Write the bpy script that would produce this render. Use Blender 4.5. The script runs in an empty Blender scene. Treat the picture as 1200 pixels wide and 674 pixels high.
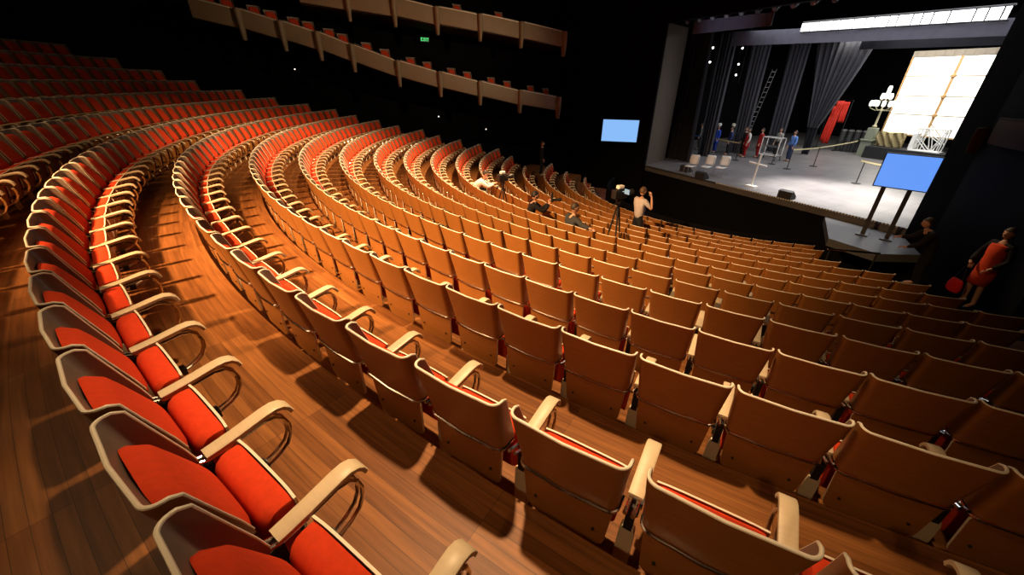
import bpy, bmesh, math, random
from math import sin, cos, pi, sqrt, atan2, hypot
from mathutils import Vector, Matrix, Euler
random.seed(7)
SC = bpy.context.scene
COL = SC.collection
# ------------------------------------------------------------------ camera, world, lights
Z0 = 5.2                                    # camera height above the front-row floor
cam_d = bpy.data.cameras.new('camera'); cam = bpy.data.objects.new('camera', cam_d); COL.objects.link(cam)
cam_d.sensor_width = 36.0; cam_d.lens = 36.0 * 451.05 / 1200.0
cam_d.clip_start = 0.02; cam_d.clip_end = 200
PITCH, ROLL, FPX = 0.48906, 0.00815, 451.05
cam.matrix_world = Matrix.Translation((0, 0, Z0)) @ Matrix.Rotation(pi/2 - PITCH, 4, 'X') @ Matrix.Rotation(ROLL, 4, 'Z')
SC.camera = cam
SC.view_settings.view_transform = 'Standard'; SC.view_settings.look = 'None'
SC.view_settings.gamma = 1.0; SC.view_settings.exposure = 0.0; SC.view_settings.use_curve_mapping = False
w = bpy.data.worlds.new('dark_hall'); SC.world = w; w.use_nodes = True
w.node_tree.nodes['Background'].inputs[0].default_value = (0.10, 0.12, 0.30, 1)
w.node_tree.nodes['Background'].inputs[1].default_value = 0.003

# arc centre of the rows, stage axes (s along the lip, t upstage, h above the stage floor)
CX, CY = 10.828, 18.009
UX, UY = 0.44712, -0.89447
NX, NY = 0.89447, 0.44712
SX, SY = 10.41408, 17.80206
ZS = Z0 - 4.2
def W(s, t, h): return Vector((SX + UX*s + NX*t, SY + UY*s + NY*t, ZS + h))
STAGE_ROT = atan2(UY, UX)                   # local x -> s, local y -> t
RR = [26.55, 25.63, 24.716, 23.798, 22.877, 21.952, 21.024, 20.019, 18.999, 18.071, 17.115, 16.16, 15.206, 14.252, 13.291, 12.322, 11.35, 10.379, 9.404, 8.426, 7.441]
ZR = [1.06, 0.69, 0.33, -0.024, -0.365, -0.685, -0.976, -1.241, -1.493, -1.74, -1.986, -2.231, -2.475, -2.714, -2.947, -3.175, -3.397, -3.615, -3.829, -4.041, -4.252]
KMIN, KMAX = -6, 14
RIM = 0.87
def rowR(k): return RR[k+6]
def rowF(k): return ZR[k+6] - RIM + Z0      # floor level of row k
def P(k, th, y=0.0, z=0.0):                 # point in row k, y in front of the seat-back line, z above its floor
    r = rowR(k) - y
    return Vector((CX + r*sin(th), CY - r*cos(th), rowF(k) + z))
TH_L = {-6: -1.50, -5: -1.515, -4: -1.561, -3: -1.574, -2: -1.632, -1: -1.662, 0: -1.715, 1: -1.741, 2: -1.756, 3: -1.773, 4: -1.785, 5: -1.818,
        6: -1.834, 7: -1.869, 8: -1.895, 9: -1.942, 10: -1.892, 11: -1.768, 12: -1.98, 13: -1.87, 14: -1.887}
TH_R = {}
for k in range(KMIN, KMAX+1):
    TH_R[k] = -0.50 if k <= 0 else (-0.458 if k == 1 else max(-0.42, -2.214 - TH_L[k] + 0.08) if k < 7 else -0.245)
TH_R[2] = -0.40; TH_R[3] = -0.37; TH_R[4] = -0.35; TH_R[5] = -0.33; TH_R[6] = -0.30
for k, v in ((9, -0.24), (10, -0.26), (11, -0.27), (12, -0.28), (13, -0.25), (14, -0.226)): TH_R[k] = v
SW = {0: .5667, 1: .5783, 2: .543, 3: .5479, 4: .5662, 5: .5748, 6: .5488, 14: .5711}
PH = {0: -.5925, 1: -.5162, 2: -.4721, 3: -.4533, 4: -.4131, 5: -.466, 6: -.4395, 7: -.5145, 8: -.5335, 14: -.3121}

def spot(name, loc, target, energy, color, angle, blend=0.8, radius=0.15):
    l = bpy.data.lights.new(name, 'SPOT'); l.energy = energy; l.color = color; l.spot_size = angle; l.spot_blend = blend; l.shadow_soft_size = radius
    o = bpy.data.objects.new(name, l); COL.objects.link(o); o.location = loc
    o.rotation_euler = (Vector(target) - Vector(loc)).to_track_quat('-Z', 'Y').to_euler(); return o
def area(name, loc, target, energy, color, sx, sy):
    l = bpy.data.lights.new(name, 'AREA'); l.energy = energy; l.color = color; l.shape = 'RECTANGLE'; l.size = sx; l.size_y = sy
    o = bpy.data.objects.new(name, l); COL.objects.link(o); o.location = loc
    o.rotation_euler = (Vector(target) - Vector(loc)).to_track_quat('-Z', 'Y').to_euler(); return o
WARM = (1.0, 0.65, 0.34)
spot('house_key_light', P(5, -1.15, 0, 8.3), P(4, -1.22), 2100, WARM, 1.25, 1.0, 0.12)
spot('house_near_light', P(3, -0.66, -0.35, 7.6), P(2, -0.63, 0.3), 3300, WARM, 0.86, 0.7, 0.14)
spot('house_front_light', P(10, -1.15, 0, 9.0), P(6, -1.27), 12000, WARM, 1.45, 1.0, 0.12)
spot('house_rear_light', P(-4, -0.80, 0, 5.6), P(7, -0.87), 19000, (1.0, 0.57, 0.25), 1.0, 1.0, 0.30)
spot('rear_near_fill', P(-4, -0.53, 0, 3.6), P(2, -0.58, 0, 0.7), 5600, (1.0, 0.62, 0.30), 0.92, 1.0, 0.4)  # added fill for the backs of the nearest seats
area('soft_fill', P(-2, -0.85, 0, 6.3), P(3, -0.80), 160, (1.0, 0.62, 0.30), 5.0, 2.0)  # added broad fill to soften the seat shadows
spot('box_front_light', W(3.0, -5.0, 7.4), W(-11.0, -12.0, 5.6), 2300, (1.0, 0.72, 0.42), 1.1, 1.0, 0.15)
spot('dress_fill_spot', W(4.0, -5.5, 5.5), W(9.1, -5.0, 1.3), 900, (1.0, 0.66, 0.36), 0.26, 1.0, 0.08)  # added warm spot that brightens the orange-red dress, no lamp of the hall
area('stage_working_light', W(1.0, 7.0, 6.9), W(1.0, 7.0, 0), 900, (0.92, 0.94, 1.0), 9, 10)
area('upstage_fill', W(-1.5, 14.0, 6.9), W(-1.5, 15.5, 0), 700, (1.0, 0.96, 0.88), 6, 3)  # added fill to brighten the truss frame, lamp standard and golden cloth
spot('stage_side_light', W(1.5, 3.5, 6.6), W(2.4, 3.0, 0), 9500, (1.0, 0.93, 0.86), 1.15, 0.9, 0.3)
spot('stage_front_fill', W(-0.5, -3.0, 8.8), W(-1.5, 2.0, 0.5), 700, (0.95, 0.97, 1.0), 0.75, 1.0, 0.2)  # added cool fill so the stage chairs look white
spot('border_fill_spot', W(-4.2, -1.6, 5.6), W(-3.9, 1.6, 6.75), 110, (0.72, 0.74, 1.0), 1.1, 1.0, 0.1)  # added bluish spot that gives the border cloth its lavender glow

# ------------------------------------------------------------------ materials
def mat(name, col, rough=0.5, metal=0.0, emit=None, es=1.0, spec=0.5, noise=None, coat=0.0):
    m = bpy.data.materials.new(name); m.use_nodes = True; nt = m.node_tree; b = nt.nodes['Principled BSDF']
    b.inputs['Base Color'].default_value = (*col, 1); b.inputs['Roughness'].default_value = rough; b.inputs['Metallic'].default_value = metal
    b.inputs['Specular IOR Level'].default_value = spec; b.inputs['Coat Weight'].default_value = coat
    if emit: b.inputs['Emission Color'].default_value = (*emit, 1); b.inputs['Emission Strength'].default_value = es
    if noise:                                # (scale, amount, stretch) mild surface variation
        tc = nt.nodes.new('ShaderNodeTexCoord'); mp = nt.nodes.new('ShaderNodeMapping'); nz = nt.nodes.new('ShaderNodeTexNoise'); mx = nt.nodes.new('ShaderNodeMixRGB')
        mp.inputs['Scale'].default_value = noise[2]; nz.inputs['Scale'].default_value = noise[0]; nz.inputs['Detail'].default_value = 4
        mx.blend_type = 'MULTIPLY'; mx.inputs[0].default_value = noise[1]; mx.inputs[1].default_value = (*col, 1)
        nt.links.new(tc.outputs['Object'], mp.inputs[0]); nt.links.new(mp.outputs[0], nz.inputs[0]); nt.links.new(nz.outputs[0], mx.inputs[2]); nt.links.new(mx.outputs[0], b.inputs['Base Color'])
    return m
PLY = mat('plywood_laminate', (0.36, 0.138, 0.030), 0.42, noise=(6, 0.35, (1, 1, 9)))
INNER = mat('taupe_laminate', (0.26, 0.195, 0.145), 0.45, noise=(6, 0.3, (1, 1, 4)))
EDGE = mat('pale_plywood_edge', (0.92, 0.84, 0.68), 0.4)
ARM = mat('pale_plywood_arm', (0.74, 0.60, 0.40), 0.42, noise=(9, 0.2, (1, 6, 1)))
RED = mat('vermilion_wool', (0.78, 0.065, 0.018), 0.9, spec=0.15, noise=(40, 0.3, (1, 1, 1)))
CHROME = mat('chrome', (0.72, 0.70, 0.67), 0.16, 1.0)
BLACK = mat('black_fitting', (0.012, 0.012, 0.013), 0.5)
SCREW = mat('dark_screw', (0.05, 0.04, 0.035), 0.4, 0.6)
WALLB = mat('black_wall_paint', (0.004, 0.004, 0.006), 0.85, spec=0.08, noise=(2, 0.4, (1, 1, 0.2)))
VELVET = mat('charcoal_drape', (0.085, 0.085, 0.098), 0.95, spec=0.1, noise=(5, 0.4, (3, 3, 0.2)))
VELVETD = mat('black_drape', (0.02, 0.02, 0.024), 0.95, spec=0.1)
BORDER = mat('grey_border_cloth', (0.13, 0.13, 0.16), 0.9, spec=0.1, noise=(4, 0.3, (1, 1, 1)))
STEEL = mat('grey_steel', (0.35, 0.35, 0.36), 0.4, 0.8)
WHITE = mat('white_paint', (0.8, 0.8, 0.77), 0.5)
CREAM = mat('cream_box_front', (0.31, 0.235, 0.15), 0.6, noise=(3, 0.25, (1, 1, 1)))
SKIN = mat('skin', (0.55, 0.30, 0.20), 0.55)
HAIRB = mat('dark_brown_hair', (0.035, 0.02, 0.012), 0.6)
EYE = mat('eye_dark', (0.02, 0.015, 0.012), 0.3)
def cloth(name, col): return mat(name, col, 0.85, spec=0.2, noise=(14, 0.3, (1, 1, 1)))

def wood_floor():
    m = bpy.data.materials.new('oak_strip_floor'); m.use_nodes = True; nt = m.node_tree; b = nt.nodes['Principled BSDF']; N = nt.nodes.new; L = nt.links.new
    tc = N('ShaderNodeTexCoord'); sp = N('ShaderNodeSeparateXYZ'); L(tc.outputs['Object'], sp.inputs[0])
    def mth(op, a, c=None):
        n = N('ShaderNodeMath'); n.operation = op
        for i, v in enumerate((a, c)):
            if v is None: continue
            if isinstance(v, (int, float)): n.inputs[i].default_value = v
            else: L(v, n.inputs[i])
        return n.outputs[0]
    x, y = sp.outputs[0], sp.outputs[1]
    r = mth('SQRT', mth('ADD', mth('MULTIPLY', x, x), mth('MULTIPLY', y, y)))
    a = mth('MULTIPLY', mth('ARCTAN2', x, mth('MULTIPLY', y, -1.0)), 18.0)
    cb = N('ShaderNodeCombineXYZ'); L(a, cb.inputs[0]); L(r, cb.inputs[1])
    br = N('ShaderNodeTexBrick'); L(cb.outputs[0], br.inputs[0]); br.inputs['Scale'].default_value = 1.0
    br.offset = 0.0; br.inputs['Brick Width'].default_value = 1.15; br.inputs['Row Height'].default_value = 0.062; br.inputs['Mortar Size'].default_value = 0.0010; br.inputs['Mortar Smooth'].default_value = 0.1
    br.inputs['Color1'].default_value = (0.29, 0.118, 0.036, 1); br.inputs['Color2'].default_value = (0.17, 0.064, 0.019, 1); br.inputs['Mortar'].default_value = (0.06, 0.028, 0.012, 1); br.inputs['Bias'].default_value = -0.15
    mp = N('ShaderNodeMapping'); mp.inputs['Scale'].default_value = (1.6, 26, 1); L(cb.outputs[0], mp.inputs[0])
    nz = N('ShaderNodeTexNoise'); nz.inputs['Scale'].default_value = 1.4; nz.inputs['Detail'].default_value = 6; L(mp.outputs[0], nz.inputs[0])
    cr = N('ShaderNodeValToRGB'); cr.color_ramp.elements[0].position = 0.3; cr.color_ramp.elements[0].color = (0.55, 0.5, 0.45, 1); cr.color_ramp.elements[1].position = 0.75; cr.color_ramp.elements[1].color = (1.25, 1.2, 1.1, 1); L(nz.outputs[0], cr.inputs[0])
    mx = N('ShaderNodeMixRGB'); mx.blend_type = 'MULTIPLY'; mx.inputs[0].default_value = 0.85; L(br.outputs[0], mx.inputs[1]); L(cr.outputs[0], mx.inputs[2]); L(mx.outputs[0], b.inputs['Base Color'])
    b.inputs['Roughness'].default_value = 0.45; b.inputs['Specular IOR Level'].default_value = 0.22
    return m
WOOD = wood_floor()
def stage_floor_mat():
    m = mat('worn_stage_floor', (0.17, 0.165, 0.17), 0.38, spec=0.5); nt = m.node_tree; b = nt.nodes['Principled BSDF']; N = nt.nodes.new; L = nt.links.new
    tc = N('ShaderNodeTexCoord'); nz = N('ShaderNodeTexNoise'); nz.inputs['Scale'].default_value = 1.3; nz.inputs['Detail'].default_value = 7; L(tc.outputs['Object'], nz.inputs[0])
    cr = N('ShaderNodeValToRGB'); cr.color_ramp.elements[0].color = (0.11, 0.105, 0.11, 1); cr.color_ramp.elements[1].color = (0.25, 0.235, 0.235, 1); L(nz.outputs[0], cr.inputs[0])
    br = N('ShaderNodeTexBrick'); br.inputs['Scale'].default_value = 1; br.inputs['Brick Width'].default_value = 2.4; br.inputs['Row Height'].default_value = 1.2; br.inputs['Mortar Size'].default_value = 0.012
    br.inputs['Color1'].default_value = (1, 1, 1, 1); br.inputs['Color2'].default_value = (0.85, 0.85, 0.85, 1); br.inputs['Mortar'].default_value = (0.55, 0.55, 0.55, 1); L(tc.outputs['Object'], br.inputs[0])
    mx = N('ShaderNodeMixRGB'); mx.blend_type = 'MULTIPLY'; mx.inputs[0].default_value = 1; L(cr.outputs[0], mx.inputs[1]); L(br.outputs[0], mx.inputs[2]); L(mx.outputs[0], b.inputs['Base Color'])
    return m
STAGEF = stage_floor_mat()

# ------------------------------------------------------------------ mesh helpers
class MB:
    def __init__(s): s.v = []; s.f = []; s.m = []
    def add(s, vs, fs, mi=0):
        o = len(s.v); s.v += [tuple(v) for v in vs]; s.f += [tuple(i+o for i in f) for f in fs]; s.m += [mi]*len(fs); return s
    def box(s, lo, hi, mi=0, M=None):
        x0, y0, z0 = lo; x1, y1, z1 = hi
        vs = [Vector(p) for p in ((x0,y0,z0),(x1,y0,z0),(x1,y1,z0),(x0,y1,z0),(x0,y0,z1),(x1,y0,z1),(x1,y1,z1),(x0,y1,z1))]
        if M is not None: vs = [M @ v for v in vs]
        return s.add(vs, ((0,3,2,1),(4,5,6,7),(0,1,5,4),(1,2,6,5),(2,3,7,6),(3,0,4,7)), mi)
    def prism(s, poly, z0, z1, mi=0, M=None):
        n = len(poly); vs = [Vector((x, y, z0)) for x, y in poly] + [Vector((x, y, z1)) for x, y in poly]
        if M is not None: vs = [M @ v for v in vs]
        return s.add(vs, [tuple(range(n))[::-1], tuple(range(n, 2*n))] + [(i, (i+1) % n, n+(i+1) % n, n+i) for i in range(n)], mi)
    def grid(s, g, mi=0, closed=False):
        nr = len(g); nc = len(g[0]); vs = [p for r in g for p in r]; fs = []
        for i in range(nr-1):
            for j in range(nc-1 if not closed else nc): fs.append((i*nc+j, i*nc+(j+1) % nc, (i+1)*nc+(j+1) % nc, (i+1)*nc+j))
        return s.add(vs, fs, mi)
    def tube(s, pts, r, seg=8, mi=0, cap=True, closed=False, sx=1.0):
        pts = [Vector(p) for p in pts]; rings = []; n = len(pts); prev = None
        rad = r if isinstance(r, (list, tuple)) else [r]*n
        for i, p in enumerate(pts):
            a = pts[i-1] if (i or closed) else p; b = pts[(i+1) % n] if (i < n-1 or closed) else p
            d = (b - a).normalized()
            if prev is None:
                up = Vector((0, 0, 1)) if abs(d.z) < 0.9 else Vector((1, 0, 0)); e1 = d.cross(up).normalized()
            else:
                e1 = (prev - d*prev.dot(d)).normalized()
            prev = e1; e2 = d.cross(e1)
            rings.append([p + e1*(cos(2*pi*j/seg)*rad[i]*sx) + e2*(sin(2*pi*j/seg)*rad[i]) for j in range(seg)])
        if closed: rings.append(rings[0])
        s.grid(rings, mi, closed=True)
        if cap and not closed:
            s.add(rings[0], [tuple(range(seg))[::-1]], mi); s.add(rings[-1], [tuple(range(seg))], mi)
        return s
    def lathe(s, prof, seg=16, mi=0, M=None):
        g = [[Vector((r*cos(2*pi*j/seg), r*sin(2*pi*j/seg), z)) for j in range(seg)] for r, z in prof]
        if M is not None: g = [[M @ v for v in row] for row in g]
        s.grid(g, mi, closed=True); s.add(g[0], [tuple(range(seg))[::-1]], mi); s.add(g[-1], [tuple(range(seg))], mi); return s
    def ball(s, c, r, mi=0, seg=12, sc=(1, 1, 1)):
        c = Vector(c); g = []
        for i in range(seg//2+1):
            a = -pi/2 + pi*i/(seg//2)
            g.append([c + Vector((r*sc[0]*cos(a)*cos(2*pi*j/seg), r*sc[1]*cos(a)*sin(2*pi*j/seg), r*sc[2]*sin(a))) for j in range(seg)])
        return s.grid(g, mi, closed=True)
    def mesh(s, name, mats, smooth=True, angle=0.7):
        me = bpy.data.meshes.new(name); me.from_pydata(s.v, [], s.f)
        for m in mats: me.materials.append(m)
        me.polygons.foreach_set('material_index', s.m)
        bm = bmesh.new(); bm.from_mesh(me); bmesh.ops.remove_doubles(bm, verts=bm.verts, dist=1e-5); bmesh.ops.recalc_face_normals(bm, faces=bm.faces); bm.to_mesh(me); bm.free()
        if smooth:
            me.polygons.foreach_set('use_smooth', [True]*len(me.polygons)); me.set_sharp_from_angle(angle=angle)
        me.update(); return me
def link(name, me, parent=None):
    o = bpy.data.objects.new(name, me); COL.objects.link(o)
    if parent is not None: o.parent = parent
    return o
def build(name, mb, mats, parent=None, smooth=True, bevel=0.0):
    if not isinstance(mats, (list, tuple)): mats = [mats]
    o = link(name, mb.mesh(name, mats, smooth), parent)
    if bevel:
        b = o.modifiers.new('bevel', 'BEVEL'); b.width = bevel; b.segments = 2; b.limit_method = 'ANGLE'
    return o
def tag(o, label, cat, group=None, kind=None):
    if label: o['label'] = label
    if cat: o['category'] = cat
    if group: o['group'] = group
    if kind: o['kind'] = kind
    return o
def thing(name, label, cat, loc, rz=0.0, group=None):
    o = bpy.data.objects.new(name, None); COL.objects.link(o); o.location = loc; o.rotation_euler = (0, 0, rz); o.empty_display_size = 0.1
    return tag(o, label, cat, group)
def struct(name, mb, m, smooth=False):
    o = build(name, mb, m, None, smooth); o['kind'] = 'structure'; return o
def copy_tree(o, parent=None):
    c = o.copy(); COL.objects.link(c)
    if parent is not None: c.parent = parent
    for ch in KIDS.get(o.name, []): copy_tree(ch, c)
    return c
KIDS = {}
def index_kids(o):
    KIDS[o.name] = [c for c in bpy.data.objects if c.parent == o]
    for c in KIDS[o.name]: index_kids(c)
def ordinal(n):
    ones = ['', 'first', 'second', 'third', 'fourth', 'fifth', 'sixth', 'seventh', 'eighth', 'ninth', 'tenth', 'eleventh', 'twelfth', 'thirteenth', 'fourteenth', 'fifteenth', 'sixteenth', 'seventeenth', 'eighteenth', 'nineteenth']
    if n < 20: return ones[n]
    tens = {2: 'twent', 3: 'thirt', 4: 'fort', 5: 'fift'}[n//10]
    return tens + 'ieth' if n % 10 == 0 else tens + 'y-' + ones[n % 10]
def project(p):
    q = cam.matrix_world.inverted() @ Vector(p)
    if q.z > -0.05: return None
    return (600 + FPX*q.x/-q.z, 337 - FPX*q.y/-q.z, -q.z)

# ------------------------------------------------------------------ setting: stepped floor of the stalls
mb = MB()
for k in range(KMIN, KMAX+1):
    a, b = TH_L[k] - (0.03 if k < 10 else 0.20), max(TH_R[k], TH_R[max(k-1, KMIN)]) + 0.06
    n = 72; r0 = rowR(k) - 0.05; r1 = (rowR(k+1) - 0.05) if k < KMAX else rowR(k) - 1.25; z = rowF(k)
    zu = rowF(k-1) if k > KMIN else z + 0.3; zb = -2.2
    ths = [a + (b-a)*i/n for i in range(n+1)]
    pt = lambda r, th, zz: Vector((r*sin(th), -r*cos(th), zz))
    mb.grid([[pt(r1, th, zb) for th in ths], [pt(r1, th, z) for th in ths], [pt(r0, th, z) for th in ths], [pt(r0, th, zb) for th in ths]])
    for th in (a, b): mb.add([pt(r1, th, zb), pt(r1, th, z), pt(r0, th, z), pt(r0, th, zb)], [(0, 1, 2, 3)])
fl = struct('floor', mb, WOOD); fl.location = (CX, CY, 0)
# dark walls of the auditorium
def wall_strip(name, pts, z0, z1, m, thick=0.15):
    mb = MB(); out = []
    for (s, t) in pts: out.append(W(s, t, 0))
    for i in range(len(out)-1):
        a, b = out[i], out[i+1]; d = (b-a); nrm = Vector((-d.y, d.x, 0)).normalized()*thick
        vs = [Vector((q.x, q.y, z)) for z in (z0, z1) for q in (a, b, b+nrm, a+nrm)]
        mb.add(vs, ((0,1,2,3),(4,5,6,7),(0,1,5,4),(1,2,6,5),(2,3,7,6),(3,0,4,7)))
    return struct(name, mb, m)
LOW = [(-11.3, -28), (-11.5, -21.3), (-12.2, -18.9), (-12.45, -16.9), (-12.0, -14.6), (-11.2, -11.7), (-10.35, -9.6), (-10.0, -7.5), (-10.0, -3.0)]
HT = [9, 8.0, 7.0, 5.0, 4.0, 3.2, 2.9, 2.6, 2.4]
mb = MB()
for i in range(len(LOW)-1):
    a, b = LOW[i], LOW[i+1]
    for (q0, q1, o0, o1) in ((a, b, 0, 0.2),):
        vs = [W(a[0], a[1], -6), W(b[0], b[1], -6), W(b[0], b[1], HT[i+1]-1.6 if i > 2 else 2.0), W(a[0], a[1], HT[i]-1.6 if i > 2 else 2.0)]
        vs += [W(a[0]-.2, a[1], -6), W(b[0]-.2, b[1], -6), W(b[0]-.2, b[1], HT[i+1]-1.6 if i > 2 else 2.0), W(a[0]-.2, a[1], HT[i]-1.6 if i > 2 else 2.0)]
        mb.add(vs, ((0,1,2,3),(4,5,6,7),(0,1,5,4),(1,2,6,5),(2,3,7,6),(3,0,4,7)))
struct('wall_left_parapet', mb, WALLB)
wall_strip('wall_left', [(-15.2, -29), (-15.2, -18), (-12.6, -2.0), (-9.9, -0.9), (-6.0, 0.0)][::-1], -2.5, 14, WALLB)
wall_strip('wall_right', [(6.15, 0.0), (7.0, -0.8), (10.6, -6.0), (12.2, -12), (13.2, -17), (13.2, -29)], -2.5, 14, WALLB)
wall_strip('wall_back', [(13.2, -28.5), (-15.2, -28.5)], -2.5, 14, WALLB)
mb = MB(); mb.box((-17, -30, 9.6), (16, 0.4, 9.8)); o = struct('ceiling', mb, WALLB); o.matrix_world = Matrix.Translation(W(0, 0, 0)) @ Matrix.Rotation(STAGE_ROT, 4, 'Z')
SM = Matrix.Translation(W(0, 0, 0)) @ Matrix.Rotation(STAGE_ROT, 4, 'Z')       # stage frame -> world
def sbuild(name, mb, m, parent=None, smooth=True, bevel=0.0):
    o = build(name, mb, m, parent, smooth, bevel)
    if parent is None: o.matrix_world = SM.copy()
    return o
def sstruct(name, mb, m):
    o = sbuild(name, mb, m, None, False); o['kind'] = 'structure'; return o
def sthing(name, label, cat, s, t, h=0.0, rz=0.0, group=None):
    return thing(name, label, cat, W(s, t, h), STAGE_ROT + rz, group)
# proscenium, pit, stage house
mb = MB(); mb.prism([(-6.0, 0.0), (-6.95, 2.45), (-7.15, 2.45), (-6.3, 0.0)], -0.3, 6.9); sstruct('wall_proscenium_left', mb, mat('taupe_proscenium_panel', (0.11, 0.085, 0.065), 0.7, spec=0.2))
mb = MB(); mb.prism([(6.15, 0.0), (6.7, 2.5), (6.9, 2.5), (6.5, 0.0)], -0.3, 9.6); sstruct('wall_proscenium_right', mb, WALLB)
mb = MB(); mb.box((-7.2, -0.05, 6.95), (7.2, 0.5, 9.7)); mb.box((-7.2, -0.35, 6.85), (7.2, -0.05, 7.5)); sstruct('wall_proscenium_header', mb, WALLB)
mb = MB(); mb.box((-13, 0.0, -0.28), (9, 27, 0.0)); sstruct('floor_stage', mb, STAGEF)
mb = MB(); mb.box((-13, 0.02, -2.9), (9, 0.3, -0.28)); sstruct('wall_pit_front', mb, WALLB)
mb = MB(); mb.box((-13.2, 0.6, -0.3), (-13, 27, 10)); sstruct('wall_stage_left', mb, WALLB)
mb = MB(); mb.box((9, 0.6, -0.3), (9.2, 27, 10)); sstruct('wall_stage_right', mb, WALLB)
mb = MB(); mb.box((-13.2, 27, -0.3), (9.2, 27.2, 10)); sstruct('wall_stage_back', mb, WALLB)
mb = MB(); mb.box((-13.2, 0.5, 9.8), (9.2, 27.2, 10)); sstruct('ceiling_stage', mb, WALLB)
mb = MB(); mb.box((-11, -10, -2.9), (11, 0.2, -2.6)); sstruct('floor_pit', mb, WALLB)
# pale nosing strip on the stage lip
mb = MB(); mb.box((-5.9, -0.06, -0.05), (6.1, 0.0, 0.012)); mb2 = MB()
sstruct('trim_1', mb, mat('black_lip_trim', (0.03, 0.03, 0.032), 0.5))
for i in range(70):
    s = -1.2 + i*0.104
    if s > 6.0: break
    mb2.box((s, -0.075, -0.035), (s+0.06, -0.055, 0.02))
tag(sbuild('footlight_strip', mb2, mat('pale_lip_marker', (0.55, 0.55, 0.52), 0.5), None, False), 'dashed pale marker strip along the front lip of the stage', 'strip')
# curved pit rail in front of the first row
mb = MB(); n = 60; g = []
for rr, zz in ((rowR(14)-1.28, -2.0), (rowR(14)-1.28, rowF(14)+0.62), (rowR(14)-1.20, rowF(14)+0.66), (rowR(14)-1.16, rowF(14)+0.62), (rowR(14)-1.16, -2.0)):
    g.append([Vector((rr*sin(-2.1+1.95*i/n), -rr*cos(-2.1+1.95*i/n), zz)) for i in range(n+1)])
mb.grid(g); o = struct('wall_pit_rail', mb, WALLB); o.location = (CX, CY, 0)
# side apron at house right
mb = MB(); mb.prism([(3.75, -0.08), (6.15, -0.08), (7.2, -1.6), (6.6, -2.7), (5.2, -2.6)], -0.5, -0.25); sstruct('floor_apron', mb, mat('grey_apron', (0.085, 0.085, 0.09), 0.5))

# ------------------------------------------------------------------ the theatre seat
def u_path(hw, d, r, y0, seg=5):
    """U from the left wing front, round the back, to the right wing front (x, y); y grows forward."""
    pts = [(-hw, y0 + d), (-hw, y0 + d*0.5 + r*0.5)]
    for i in range(seg+1):
        a = pi + (pi/2)*i/seg; pts.append((-hw + r + r*cos(a), y0 + r + r*sin(a)))
    pts.append((0, y0 - 0.012))
    for i in range(seg+1):
        a = 1.5*pi + (pi/2)*i/seg; pts.append((hw - r + r*cos(a), y0 + r + r*sin(a)))
    pts += [(hw, y0 + d*0.5 + r*0.5), (hw, y0 + d)]
    return pts
def yb(z): return 0.075*(RIM - z)/0.345
def shell_level(z, seg=5):
    f = (RIM - z)/0.355
    hw = 0.262 - 0.026*f; d = 0.078 + 0.032*min(1, f*1.2) - (0.022 if z > 0.862 else 0)
    return hw, d, 0.045, yb(z)
def make_shell_mb(levels, seg):
    mb = MB(); go = []; gi = []
    for z in levels:
        hw, d, r, y0 = shell_level(z, seg)
        go.append([Vector((x, y, z)) for x, y in u_path(hw, d, r, y0, seg)])
        gi.append([Vector((x, y, z)) for x, y in u_path(hw-0.013, d-0.013, r-0.010, y0+0.013, seg)])
    mb.grid(go); mb.grid([r[::-1] for r in gi], 1)
    nl = len(levels)-1; m = len(go[0])
    for j in range(m-1):
        for lv in (0, nl): mb.add([go[lv][j], go[lv][j+1], gi[lv][j+1], gi[lv][j]], [(0, 1, 2, 3)])
    for i in range(nl):
        for j in (0, m-1): mb.add([go[i][j], go[i+1][j], gi[i+1][j], gi[i][j]], [(0, 1, 2, 3)])
    return mb
def rim_path(seg):
    mid = lambda z: u_path(*((lambda hw, d, r, y0: (hw-0.0065, d-0.004, r-0.004, y0+0.0065))(*shell_level(z))), seg)
    top = mid(RIM); pts = []
    for z in (0.53, 0.60, 0.70, 0.80, 0.855): q = mid(z)[0]; pts.append((q[0], q[1], z))
    pts += [(x, y, RIM) for x, y in top]
    for z in (0.855, 0.80, 0.70, 0.60, 0.53): q = mid(z)[-1]; pts.append((q[0], q[1], z))
    return pts
def pillow(cx, z0, z1, w0, w1, yf, thick, nx=9, nz=9, rx=0.05):
    """upholstered pad: front surface bulges forward of the curve yf(z)"""
    mb = MB(); gf = []; gb = []
    for i in range(nz+1):
        v = i/nz; rowf = []; rowb = []
        for j in range(nx+1):
            uu = -1 + 2*j/nx; vv = -1 + 2*v
            hw = w0 + (w1-w0)*v
            mxv = max(abs(uu), abs(vv)); sq = mxv/((abs(uu)**4.5 + abs(vv)**4.5)**(1/4.5)) if mxv > 0 else 1
            x = uu*hw*sq; z = (z0+z1)/2 + vv*sq*(z1-z0)/2
            e = max(0, 1-mxv**7)
            y = yf(z) + (thick if not callable(thick) else thick(z))*(0.30 + 0.70*e**0.5)
            rowf.append(Vector((x, y, z))); rowb.append(Vector((x, yf(z), z)))
        gf.append(rowf); gb.append(rowb)
    mb.grid(gf); mb.grid([r[::-1] for r in gb])
    for i in range(nz):
        for j in (0, nx): mb.add([gf[i][j], gf[i+1][j], gb[i+1][j], gb[i][j]], [(0, 1, 2, 3)])
    for j in range(nx):
        for i in (0, nz): mb.add([gf[i][j], gf[i][j+1], gb[i][j+1], gb[i][j]], [(0, 1, 2, 3)])
    return mb
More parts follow.
